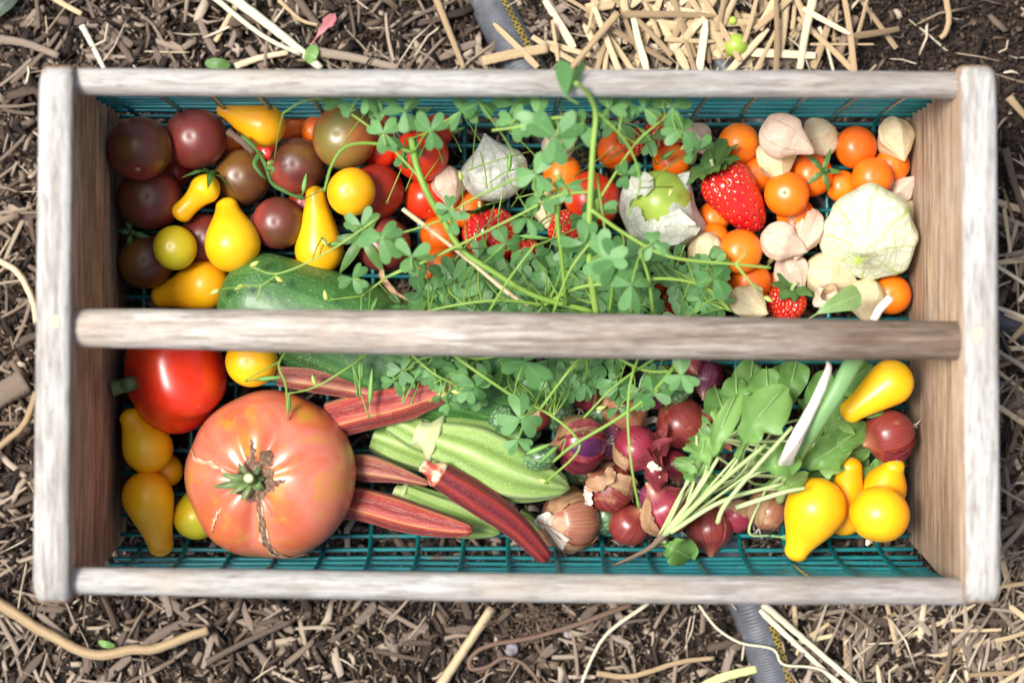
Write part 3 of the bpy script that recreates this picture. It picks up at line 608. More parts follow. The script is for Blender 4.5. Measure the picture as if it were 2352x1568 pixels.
bent_straw('yellow_leaf', [(1590, 1590), (1660, 1555), (1740, 1535)], 26, 'rot', 'yellowing leaf touching the grey hose at the picture edge', 'leaf', z=.008, flat=.12, groove=0)
bent_straw('straw_stalk', [(1370, 1545), (1450, 1552), (1560, 1520), (1640, 1510)], 14, 'straw', 'tan straw lying level left of the hose below the near rail', 'straw', z=.010)
# fine root hairs
g = Geo()
for i in range(60):
    a = P(rng.normal(1230, 50), rng.normal(1430, 30), .014); pts = [a]
    for j in range(5): a = a+np.array([rng.normal(0, .003), rng.normal(0, .003), rng.normal(0, .0008)]); pts.append(a)
    sweep(spline(pts, 3), .00016, n=4, geo=g)
tag(g.obj('root_hairs', MAT['twig']), 'tuft of fine brown root hairs under the near rail', 'roots', kind='stuff')
# small leaves and stones on the mulch
def loose_leaf(px, py, L, ang, w, mat, label, z=.010, shape='oval'):
    c = P(px, py, z); d = np.array([math.cos(ang), math.sin(ang), 0])*M(L, z)/2
    tag(blade([c-d, c+[0, 0, .002], c+d], M(w, z), shape, .15, .04, seed=px).obj('leaf', MAT[mat]), label, 'leaf')
loose_leaf(716, 125, 46, 1.2, 30, 'green', 'small green leaf on the mulch above the far rail')
loose_leaf(500, 148, 60, -.1, 26, 'calyx', 'dull green leaf lying level against the far rail above the yellow pear tomato')
loose_leaf(742, 68, 90, .9, 26, 'redleaf', 'shredded red leaf on the mulch above the far rail', shape='arug')
loose_leaf(5, 12, 110, .7, 44, 'darkleaf', 'dark blue-green leaf in the top corner of the mulch')
loose_leaf(245, 1478, 40, -.3, 16, 'green', 'tiny green leaf beside the thick curved stalk')
def stone(px, py, r, label):
    c = P(px, py, .004); t = np.linspace(0, np.pi, 9)
    g = lathe(c, (0, 0, 1), [(-math.cos(a)*M(r)*.5, math.sin(a)*M(r)+1e-5) for a in t], 12, disp=lambda v: fbm(v, 200, M(r)*.15, px))
    tag(g.obj('stone', MAT['stone']), label, 'stone')
stone(285, 1465, 15, 'grey pebble between mulch chips above the thick curved stalk')
stone(1175, 1490, 17, 'whitish pebble caught in the loop of the root')
stone(1305, 1455, 11, 'pale pebble on the mulch below the near rail')
bent_straw('wood_chunk', [(-45, 930), (10, 900), (58, 872)], 62, 'greystraw', 'broad blocky weathered piece of wood beside the shaded end board below the handle', 'wood piece', z=.006, flat=.3, taper=0, n=7)
for px, py, r, lab in ((1690, 105, 28, 'green cherry tomato half hidden under straw beyond the far rail'), (1683, 48, 10, 'tiny green tomato among the straw beyond the far rail')):
    c = P(px, py, .012); t = np.linspace(0, np.pi, 16)
    g = lathe(c, (.2, .9, .5), [(-math.cos(a)*M(r, .01), math.sin(a)*M(r, .01)+1e-5) for a in t], 24)
    tag(g.obj('green_tomato', MAT['tomatillo']), lab, 'tomato')

# ================================================================ BASKET
basket = empty('harvest_basket', (0, 0, 0), 'wooden garden basket with dowel handle, dowel rails and a green wire mesh bottom', 'basket')
ZT = .155
def end_board(px_in_top, px_in_bot, px_out_top, px_out_bot, inward, name='end_board'):
    # outline in (y, z), thickness along x, face sheared to follow the measured rim
    pts = []
    def arc(cy, cz, r, a0, a1, k=6):
        for a in np.linspace(a0, a1, k): pts.append((cy+r*math.cos(a), cz+r*math.sin(a)))
    yN, yS = .1432, -.1358
    arc(yN-.012, ZT-.012, .012, 0, np.pi/2); arc(yS+.012, ZT-.012, .012, np.pi/2, np.pi)
    arc(-.119+.012, .012, .012, np.pi, 1.5*np.pi); arc(.132-.012, .012, .012, 1.5*np.pi, 2*np.pi)
    pts = np.array(pts)
    sub = []
    for i in range(len(pts)):
        a, b = pts[i], pts[(i+1) % len(pts)]; k = max(1, int(np.linalg.norm(b-a)/.01))
        for j in range(k): sub.append(a+(b-a)*j/k)
    pts = np.array(sub); n = len(pts)
    def xat(y, pxn, pxs):
        t = (yN-y)/(yN-yS); px = pxn+(pxs-pxn)*t
        return (px-1176)*(CZ-ZT)/F
    g = Geo(); e = .0022; c = pts.mean(0); rings = []
    for (u, s) in ((0, 1-e/.07), (.0012, 1-.35*e/.07), (.003, 1), (.5, 1), (-.003, 1), (-.0012, 1-.35*e/.07), (-1e-9, 1-e/.07)):
        ring = []
        for y, z in pts:
            yy, zz = c[0]+(y-c[0])*(1-(1-s)*.07/.13), c[1]+(z-c[1])*s
            xi, xo = xat(y, px_in_top, px_in_bot), xat(y, px_out_top, px_out_bot); d = xo-xi; dd = abs(d)
            f = u/dd if 0 <= u < .1 else (.5 if u == .5 else 1+u/dd)
            ring.append((xi+d*f, yy, zz))
        rings.append(ring)
    V = np.array(rings).reshape(-1, 3); f = grid_faces(len(rings), n)
    top = [1 if V[q[0], 2] > ZT-.006 and V[q[2], 2] > ZT-.006 else 0 for q in f]
    g.add(V, f+[tuple(range(n))[::-1], tuple(range((len(rings)-1)*n, len(rings)*n))])
    g.mi = top+[0, 0]
    o = g.obj(name, [inward, MAT['boardtop']], basket, smooth=True); return o
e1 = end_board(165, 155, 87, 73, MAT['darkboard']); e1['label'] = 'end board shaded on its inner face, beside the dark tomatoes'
e2 = end_board(2209, 2221, 2291, 2301, MAT['boardside']); e2['label'] = 'end board lit on its inner face, beside the papery husks'
def dowel(name, p0, p1, z, r0, rm, mat, label):
    a, b = P(*p0, z), P(*p1, z); m = 60; t = np.linspace(0, 1, m); q = a+(b-a)*t[:, None]
    rr = r0+(rm-r0)*np.sin(np.pi*t)
    q[:, 1] += .0006*np.sin(t*5+p0[1]); q[:, 2] += .0005*np.sin(t*7)
    g = sweep(q, rr, n=32, mod=lambda th, tt: 1+.012*np.sin(th*3+tt*9)+.008*np.sin(tt*33+th*2))
    o = g.obj(name, MAT[mat], basket); o['label'] = label; return o
dowel('rail', (150, 186), (2225, 198), .139, M(31, .139), M(31.5, .139), 'dowel', 'far weathered dowel rail')
dowel('rail', (140, 1334), (2232, 1359), .139, M(31, .139), M(33, .139), 'dowel', 'near weathered dowel rail')
dowel('handle', (155, 755), (2225, 781), .1385, M(43, .1385), M(52, .1385), 'handle', 'thick rounded carrying handle across the middle')
for px, py in ((127, 738), (2245, 768)):
    c = P(px, py, ZT); g = Geo(); w = .0021
    V = [(c[0]+sx*w*(1.0+.2*sy), c[1]+sy*w*1.5, ZT+z_) for z_ in (-.003, .0004) for sx, sy in ((-1, -1), (1, -1), (1, 1), (-1, 1))]
    g.add(V, [(0, 1, 5, 4), (1, 2, 6, 5), (2, 3, 7, 6), (3, 0, 4, 7), (4, 5, 6, 7)]); g.obj('wood_plug', MAT['plug'], basket, smooth=False)
# wire mesh
prof = spline([(.1325, .140), (.1325, .10), (.132, .07), (.1315, .054), (.1308, .042), (.1292, .030), (.1255, .0205), (.110, .0178), (0, .0175), (-.10, .0178), (-.1134, .0205), (-.1196, .0295), (-.1236, .0415), (-.1252, .054), (-.1266, .068), (-.1272, .10), (-.1265, .140)], 14)
prof = np.array([p for p in prof])
arc = np.concatenate([[0], np.cumsum(np.linalg.norm(np.diff(prof, axis=0), axis=1))])
def at_arc(s): return np.array([np.interp(s, arc, prof[:, 0]), np.interp(s, arc, prof[:, 1])])
XL, XR = -.2275, .2315; WR = .0013
s = .006
while s < arc[-1]-.004:
    y, z = at_arc(s); m = 24; t = np.linspace(0, 1, m)
    q = np.stack([XL+(XR-XL)*t, y+.0005*np.sin(t*11+s*90), z+.0006*np.sin(t*8+s*140)], -1)
    sweep(q, WR, n=8).obj('wire', MAT['wire'], basket); s += .0127
x = XL+.013
while x < XR-.004:
    yy = np.linspace(.003, arc[-1]-.003, 70)
    q = np.array([[x+.0006*math.sin(v*30+x*70), *at_arc(v)] for v in yy]); 
    # cross wires run just outside / under the long wires
    nrm = np.gradient(q[:, 1:], axis=0); nrm /= np.linalg.norm(nrm, axis=1)[:, None]
    q[:, 1] += -nrm[:, 1]*-.0012*1; q[:, 2] += nrm[:, 0]*.0012
    sweep(q, WR*1.05, n=8, up=(1, 0, 0)).obj('wire', MAT['wire'], basket); x += .0266

# ================================================================ CONTENTS
COLL = []            # collision spheres already in the basket: x, y, z, r
FLOOR = .0185
def settle(sph, z0=FLOOR, zmax=.128, soft=.90, lift=0.0):
    """sph: (px, py, dz, r_px). Returns z of the reference so that the body rests on what lies below."""
    z = .05
    for _ in range(6):
        need = -1
        for px, py, dz, rp in sph:
            r = M(rp, z+dz); x, y, _z = P(px, py, z+dz)
            need = max(need, z0+r-dz)
            for (X, Y, Zc, Q) in COLL:
                rr = (r+Q)*soft; d2 = (x-X)**2+(y-Y)**2
                if d2 < rr*rr: need = max(need, Zc+math.sqrt(rr*rr-d2)-dz)
        top = max(dz+M(rp, z+dz) for _a, _b, dz, rp in sph)
        z = min(need, zmax-top)+lift
    for px, py, dz, rp in sph:
        x, y, _z = P(px, py, z+dz); COLL.append((x, y, z+dz, M(rp, z+dz)))
    return z
def topz(x, y):
    h = FLOOR
    for (X, Y, Zc, Q) in COLL:
        d2 = (x-X)**2+(y-Y)**2
        if d2 < Q*Q: h = max(h, Zc+math.sqrt(Q*Q-d2))
    return h
def scar(parent, c, axis, dist, r, mat='scar'):
    a, n, b = frame(axis); g = Geo(); k = 12
    V = [np.array(c)+a*(dist+.00035)]
    for f_, h in ((.5, .0002), (1.0, -.0004)):
        for i in range(k):
            t = 2*np.pi*i/k; q = r*f_*(1+.2*math.cos(5*t)); V.append(np.array(c)+a*(dist+h)+(n*math.cos(t)+b*math.sin(t))*q)
    f = [(0, 1+i, 1+(i+1) % k) for i in range(k)]+[(1+i, 1+k+i, 1+k+(i+1) % k, 1+(i+1) % k) for i in range(k)]
    g.add(V, f); return g.obj('stem_scar', MAT[mat], parent)
def calyx_on(parent, c, axis, rad, n, L, w, stem=.006, droop=.5, name='calyx', mat='calyx', capmat=None, stemdir=None):
    a, nn, b = frame(axis); o = np.array(c)+a*rad
    for i in range(n):
        t = 2*np.pi*i/n+rng.uniform(-.25, .25); d = nn*math.cos(t)+b*math.sin(t); l = L*rng.uniform(.75, 1.1)
        pts = [o+a*.0006, o+d*l*.35+a*(.0022), o+d*l*.7+a*(.0015-droop*l*.15), o+d*l+a*(-droop*l*.35+rng.uniform(-.001, .002))]
        blade(pts, w, 'lance', -.2, .03, 5, 9, up=a, seed=i).obj('sepal', MAT[mat], parent)
    if stem:
        sdv = np.array(stemdir) if stemdir is not None else a+nn*.3
        q = spline([o-a*.001, o+sdv*stem*.5, o+sdv*stem], 4); sweep(q, [.0016]*3+[.0013]*(len(q)-3), n=8).obj('stem', MAT[mat], parent)

def tomato(px, py, r, mat, label, axis=(0, 0, 1), flat=.94, name='cherry_tomato', group='round cherry tomatoes', scr=0, squash=1.0, lift=0, ribs=0, dim=.06, zf=None, cat='tomato', z=None):
    if z is None: z = settle([(px, py, 0, r)], lift=lift)
    else: COLL.append((*P(px, py, z), M(r, z)))
    c = P(px, py, z); rr = M(r, z); a = np.array(axis, float); a /= np.linalg.norm(a)
    prof = []
    for t in np.linspace(0, np.pi, 30):
        s_ = -math.cos(t)*rr*flat; q = math.sin(t)*rr
        if t > 2.4: s_ -= rr*dim*((t-2.4)/.74)**2
        if t < .4: s_ += rr*dim*.3*((.4-t)/.4)**2
        prof.append((s_, max(q, 1e-5)))
    sd_ = px+py*3
    mod = (lambda th, tt: 1+ribs*np.cos(5*th+sd_)*np.sin(np.pi*np.clip(tt, 0, 1))+.012*np.sin(2*th+sd_)) 
    g = lathe(c, a, prof, 40, mod, disp=lambda v: fbm(v, 34, rr*.018, px*.01))
    o = g.obj(name, MAT[mat], origin=(c[0], c[1], c[2]-rr)); tag(o, label, cat, group)
    if scr: scar(o, c, a, prof[-1][0] if dim else rr*flat, rr*scr)
    return o, c, rr, a

def pear(bx, by, br, nx, ny, nr, mat, label, dz=None, waist=1.0, lift=0, scr=True, tiltstem=False):
    if dz is None: dz = -M(br-nr)*.75
    mx, my, mr = (bx+nx)/2, (by+ny)/2, (br+nr)/2*.9
    z = settle([(bx, by, 0, br), (mx, my, dz/2, mr), (nx, ny, dz, nr)], lift=lift)
    c = P(bx, by, z); e = P(nx, ny, z+dz); R1, R2 = M(br, z), M(nr, z+dz); ax = e-c; L = np.linalg.norm(ax); ax = ax/L
    prof = []; s0 = .32*R1; r0 = math.sqrt(R1*R1-s0*s0); sl = -s0/r0*1.6
    for t in np.linspace(0, 1, 14): 
        a = np.pi-(np.pi-math.acos(.32))*t; prof.append((R1*math.cos(a), max(R1*math.sin(a), 1e-5)))
    Lh = L-s0
    for t in np.linspace(.08, 1, 13):
        h00 = 2*t**3-3*t*t+1; h10 = t**3-2*t*t+t; h01 = -2*t**3+3*t*t; h11 = t**3-t*t
        r_ = h00*r0+h10*sl*Lh*.42+h01*R2-h11*(r0-R2)*(.42 if L > 1.35*R1 else .12); prof.append((s0+Lh*t, r_*(1-(1-waist)*math.sin(np.pi*t))))
    for t in np.linspace(.1, 1, 9):
        a = t*np.pi/2; prof.append((L+R2*.8*math.sin(a), max(R2*math.cos(a), 1e-5)))
    sd_ = bx*.7
    g = lathe(c, ax, prof, 40, lambda th, tt: 1+.014*np.sin(2*th+sd_)+.008*np.sin(3*th+sd_*2+tt*4), disp=lambda v: fbm(v, 34, R1*.022, bx*.01))
    o = g.obj('pear_tomato', MAT[mat], origin=(c[0], c[1], c[2]-R1)); tag(o, label, 'tomato', 'yellow pear tomatoes')
    if scr: scar(o, c, ax, L+R2*.8, R2*.28)
    return o, c, ax, L, R1, R2

# ---- lowest layer first -------------------------------------------------------------
tomato(400, 392, 40, 'darkred', 'small dark red tomato deep between the three dark tomatoes nearest the corner')
tomato(470, 548, 58, 'brown', 'dark brown tomato mostly covered by two yellow pear tomatoes')
tomato(336, 600, 64, 'brown', 'dark tomato in deep shade right above the round handle end, against the end board')
tomato(345, 455, 74, 'brown', 'very dark tomato against the shaded end board under the scarred one', squash=.9)
tomato(530, 330, 27, 'orange', 'orange tomato glimpsed beside a dark purple tomato and a brown twig')
tomato(617, 350, 32, 'red', 'bit of a red tomato under the yellow pear tomato at the far mesh wall')
tomato(678, 300, 32, 'orange', 'small orange tomato at the far mesh wall behind the yellow pear tomato')
tomato(722, 300, 32, 'orange', 'small orange tomato at the far mesh wall behind the olive tomato')
tomato(700, 470, 40, 'darkred', 'dark red tomato deep under the upright yellow pear tomato')
tomato(868, 290, 36, 'red', 'red tomato at the far mesh wall behind the olive tomato')
tomato(872, 345, 44, 'red', 'red tomato tucked against the olive tomato, under clover')
tomato(1005, 300, 38, 'red', 'red tomato at the far mesh wall behind the largest round red one', lift=.004)
tomato(862, 440, 66, 'darkred', 'large dark red tomato beside the round yellow one', axis=(.5, -.45, .7), scr=.14)
tomato(978, 456, 50, 'red', 'red cherry tomato under the hairy green stem', axis=(.2, -.6, .6), scr=.1)
tomato(880, 560, 64, 'brown', 'brown tomato with a big green calyx beside the cucumber')
tomato(1073, 480, 44, 'orange', 'orange tomato below the white husk under clover stems')
tomato(1009, 540, 44, 'orange', 'orange tomato left of the strawberry under clover stems')
tomato(1006, 618, 52, 'orange', 'orange tomato resting on the cucumber under clover leaves')
tomato(1292, 400, 46, 'orange', 'orange tomato right of the white husk, crossed by clover')
tomato(1415, 345, 44, 'orange', 'orange tomato left of the dark strawberry at the far mesh wall')
tomato(1250, 640, 50, 'orange', 'orange tomato almost hidden by clover above the handle')
tomato(1542, 372, 44, 'orange', 'dull orange tomato under the clover beside the strawberry leaves')
tomato(1736, 400, 44, 'orange', 'orange tomato in shade between the big strawberry and a husk')
tomato(1828, 497, 44, 'orange', 'orange tomato below the one with a pale round scar')
tomato(1640, 500, 38, 'orange', 'orange tomato wedged between open husk and big strawberry')
tomato(1640, 545, 34, 'orange', 'small orange tomato under a cream husk beside the big strawberry')
tomato(1786, 655, 32, 'orange', 'small orange tomato just above the calyx of the small strawberry')
tomato(1936, 665, 34, 'orange', 'orange tomato glimpsed under the pale giant husk')
tomato(2047, 676, 46, 'orange', 'orange tomato in the corner of handle and lit end board')
tomato(1722, 648, 50, 'orange', 'orange tomato directly under another, above the handle')
tomato(1933, 428, 37, 'orange', 'orange tomato half hidden between two round orange ones')
tomato(2049, 380, 41, 'orange', 'orange tomato under the pointed husk by the lit end board')
tomato(1863, 402, 50, 'orange', 'orange tomato wearing a star-shaped green calyx')
tomato(1696, 331, 49, 'orange', 'orange tomato at the far mesh wall above the big strawberry', axis=(.3, -.55, .7), scr=.12)
tomato(1807, 446, 52, 'orange', 'orange tomato with a pale round scar near its middle', axis=(-.22, 0, .95), scr=.14)
tomato(1700, 577, 51, 'orange', 'bright orange tomato under the tip of the big strawberry')
tomato(1966, 339, 49, 'orange', 'orange tomato at the far mesh wall between two husks')
tomato(2004, 407, 47, 'orange', 'bright orange tomato just above the pale giant husk', lift=.002)
# dark layer
o, c, rr, a = tomato(556, 408, 66, 'brown', 'dark tomato right of the calyxed yellow pear tomato', lift=.0)
tomato(640, 512, 61, 'brown', 'reddish brown tomato between two upright yellow pear tomatoes')
tomato(321, 341, 75, 'brown', 'dark tomato with a pale scar, in the far corner of the shaded end', axis=(.05, -.75, .6), scr=.14)
tomato(449, 318, 72, 'brown', 'plum-dark tomato at the far mesh wall near the shaded end')
tomato(683, 382, 67, 'brown', 'plum-dark tomato beside the upright yellow pear tomato', lift=.002)
tomato(790, 316, 74, 'browngreen', 'olive and orange tomato at the far mesh wall, largest of the dark kind', axis=(-.15, .1, .9), scr=.05)
tomato(968, 355, 63, 'red', 'largest round red tomato, behind the thick clover stem')
o, c, rr, a = tomato(1360, 459, 64, 'red', 'ribbed red tomato under the upright clover stem', ribs=.035, flat=.85)
# yellow ones, upper part
pear(606, 289, 50, 512, 252, 17, 'yellow', 'yellow pear tomato lying level against the far mesh wall', dz=.002, lift=.018)
o, c, ax, L, R1, R2 = pear(471, 433, 35, 418, 488, 25, 'yellow', 'small peanut-shaped yellow tomato with a dark green calyx', waist=.86, scr=False)
calyx_on(o, c, -ax+np.array([-.3, .4, .2]), R1*.95, 5, .018, .0042, stem=0, droop=.9)
pear(534, 561, 64, 522, 475, 26, 'yellow', 'fat yellow pear tomato with a brownish wrinkled top, between brown tomatoes')
tomato(402, 569, 51, 'yellowgreen', 'round yellow-green tomato near the shaded end board', group='round yellow tomatoes')
pear(472, 654, 58, 370, 680, 27, 'yellow', 'yellow pear tomato lying level just above the handle')
# cucumber
def cucumber():
    A, B = (600, 695), (1115, 903); n = 9
    z = .0; sph = []
    for t in np.linspace(0, 1, n):
        r = 134-18*(2*t-1)**2 if t < .6 else 132-45*((t-.6)/.4)**1.3
        sph.append((A[0]+(B[0]-A[0])*t, A[1]+(B[1]-A[1])*t, 0, r))
    z = FLOOR+M(118, .04)*.93
    pts = []; rad = []
    cs = [P(px, py, z) for px, py, _d, r in sph]; rs = [M(q[3], z) for q in sph]
    d = (cs[-1]-cs[0]); d /= np.linalg.norm(d)
    for a_ in np.linspace(0, 1, 9)[:-1]: pts.append(cs[0]-d*rs[0]*.85*math.cos(a_*np.pi/2)); rad.append(rs[0]*math.sin(a_*np.pi/2)+1e-5)
    for c_, r_ in zip(cs, rs): pts.append(c_+[0, 0, .0]); rad.append(r_)
    for a_ in np.linspace(0, 1, 10)[1:]: pts.append(cs[-1]+d*rs[-1]*1.0*math.sin(a_*np.pi/2)); rad.append(rs[-1]*math.cos(a_*np.pi/2)+1e-5)
    pts = np.array(pts); 
    g = sweep(pts, rad, n=48, mod=lambda th, tt: 1+.012*np.cos(6*th)+.008*np.sin(9*tt+th)+.004*np.sin(17*th+30*tt), flat=.88)
    for c_, r_ in zip(cs, rs): COLL.append((*c_, r_*.9))
    tag(g.obj('cucumber', MAT['cuke'], origin=(*cs[4][:2], FLOOR)), 'big speckled dark green cucumber running under the handle', 'cucumber')
cucumber()
pear(734, 574, 57, 725, 446, 23, 'yellow', 'tall yellow pear tomato resting its fat end on the cucumber', dz=.006)
tomato(807, 441, 56, 'yellow', 'smooth round yellow tomato between olive tomato and dark red tomato', group='round yellow tomatoes')
# calyxes on individual tomatoes get their own part
def find(label):
    return next(o for o in bpy.data.objects if o.get('label', '').startswith(label))
def star(label, px, py, z, L, w, n=5, stem=.008, mat='calyx', up=(0, 0, 1), droop=.4):
    o = find(label); calyx_on(o, P(px, py, z), up, 0, n, L, w, stem, droop, mat=mat)
o = find('orange tomato wearing'); zc = WL[o.name][2]+2*M(50)*.98
star('orange tomato wearing', 1889, 393, zc, .015, .0032, 5, .006)
o = find('brown tomato with a big green'); zc = WL[o.name][2]+2*M(64)*.97
star('brown tomato with a big', 833, 545, zc, .024, .006, 6, .012)
o = find('dark tomato in deep shade'); zc = WL[o.name][2]+2*M(62)*.8
star('dark tomato in deep shade', 302, 535, zc, .012, .003, 4, .009)

# ---- lower half ---------------------------------------------------------------------
def husk(px, py, r, tipdx, tipdy, tipz, mat, label, asp=1.2, ribs=5, amp=.13, name='ground_cherry', cat='ground cherry', group='papery ground cherries', crump=.07, lift=0, opening=None, tip=.35, z=None):
    if z is None: z = settle([(px, py, 0, r)], soft=.84, lift=lift)
    c = P(px, py, z); rr = M(r, z); a = np.array([tipdx, -tipdy, tipz], float); a /= np.linalg.norm(a)
    prof = []
    for t in np.linspace(0, 1, 26):
        if t < .62: an = t/.62*np.pi*.56; q = math.sin(an); s_ = -math.cos(an)
        else:
            u = (t-.62)/.38; q0 = math.sin(np.pi*.56); q = q0*(1-u)**.82*(1-.25*u)+.02 if ribs == 5 else q0*(1-u)**1.1*(1-.3*u)+.03; s_ = -math.cos(np.pi*.56)+u*(1+tip-.19)
        prof.append((s_*rr*asp/1.1, max(q*rr, 1e-5)))
    sd_ = px*.37+py
    def mod(th, tt): 
        w = np.sin(np.pi*np.clip(tt*1.02, 0, 1))
        rb = (1-2*np.abs(np.sin(ribs*.5*(th+sd_)))**.7) if ribs == 5 else np.cos(ribs*(th+sd_))
        return 1+amp*w*rb+.045*np.sin(3*th+sd_)+.03*np.sin(2*th-sd_+4*tt)
    k = Vector(c)
    fine = ribs != 5
    if fine: pz = np.array(prof); tq = np.linspace(0, 1, 56); prof = [(np.interp(t_, np.linspace(0, 1, 26), pz[:, 0]), np.interp(t_, np.linspace(0, 1, 26), pz[:, 1])) for t_ in tq]
    g = lathe(c, a, prof, 120 if fine else 72, mod, disp=lambda v: fbm(v, 60 if fine else 90, rr*crump, px*.1)+(fbm(v, 200, rr*crump*.35, py*.1)-v))
    if opening is not None:
        V = np.concatenate(g.v); dirs = V-c; dirs /= np.linalg.norm(dirs, axis=1)[:, None]+1e-9
        od = np.array(opening[0], float); od /= np.linalg.norm(od)
        cs = dirs@od+np.array([mn.noise(Vector(d*2.6)+Vector((px, 0, 0)))*opening[2] for d in dirs])
        f2 = [(q, m_) for q, m_ in zip(g.f, g.mi) if not (np.mean([cs[i] for i in q]) > opening[1]) and len(q) < 9]
        g.f = [q for q, _m in f2]; g.mi = [_m for _q, _m in f2]
    o = g.obj(name, MAT[mat], origin=(c[0], c[1], c[2]-rr)); tag(o, label, cat, group)
    return o, c, rr, a
def on_floor(px, py, r, zz): return zz
# big red tomato
def big_red():
    px, py, r = 400, 862, 127
    z = settle([(px, py, 0, r*.82)], soft=.8); z = max(z, FLOOR+M(r, .06)*.86)
    c = P(px, py, z); rr = M(r, z); a = np.array([-.80, -.16, .52]); a /= np.linalg.norm(a)
    prof = [(-math.cos(t)*rr*.95*(1 if t < 2.0 else 1-.22*((t-2.0)/1.14)**2), max(math.sin(t)**1.12*rr, 1e-5)) for t in np.linspace(0.001, np.pi-.001, 44)]
    def mod(th, tt): return 1.03+.07*np.cos(5*th+1)*np.sin(np.pi*np.clip(tt, 0, 1))-(.075*np.exp(-((np.mod(th-1.35, 2*np.pi)-np.pi)/.34)**2)+.05*np.exp(-((np.mod(th+.2, 2*np.pi)-np.pi)/.3)**2)+.05*np.cos(4*th)**2*.4)*np.sin(np.pi*np.clip(tt, 0, 1))**.6
    g = lathe(c, a, prof, 96, mod)
    o = g.obj('beefsteak_tomato', MAT['red'], origin=(c[0], c[1], c[2]-rr*.88)); tag(o, 'big glossy red tomato lying on its side under the handle', 'tomato')
    calyx_on(o, c, a, rr*.70, 5, .016, .006, 0, .2)
    base = c+a*rr*.68; q = spline([base, base+a*.006+[0, 0, .002], P(292, 884, c[2]+.012), P(258, 892, c[2]+.014)], 5)
    sweep(q, [.0042]*(len(q)-2)+[.0046, .0050], n=10).obj('stem', MAT['olive'], o)
    sweep([q[-1]-(q[-1]-q[-2])*.02, q[-1]+(q[-1]-q[-2])*.15], [.0046, .0040], n=10).obj('stem_end', MAT['okracap'], o)
    COLL.append((*c, rr*.85))
big_red()
tomato(578, 830, 60, 'yellow', 'round yellow tomato between the handle and the giant heirloom tomato', group='round yellow tomatoes')
tomato(383, 1080, 38, 'yellow', 'dull yellow tomato in shade behind the two pear tomatoes at the shaded end', group='round yellow tomatoes')
pear(452, 1185, 54, 475, 1120, 30, 'yellowgreen', 'yellow tomato with a green patch, partly hidden by the giant heirloom tomato', scr=False)
pear(340, 1030, 58, 300, 958, 26, 'yellow', 'yellow pear tomato below the stem of the big red tomato', dz=.004)
pear(340, 1140, 60, 370, 1252, 29, 'yellow', 'yellow pear tomato pointing down at the near rail at the shaded end', dz=-.010)

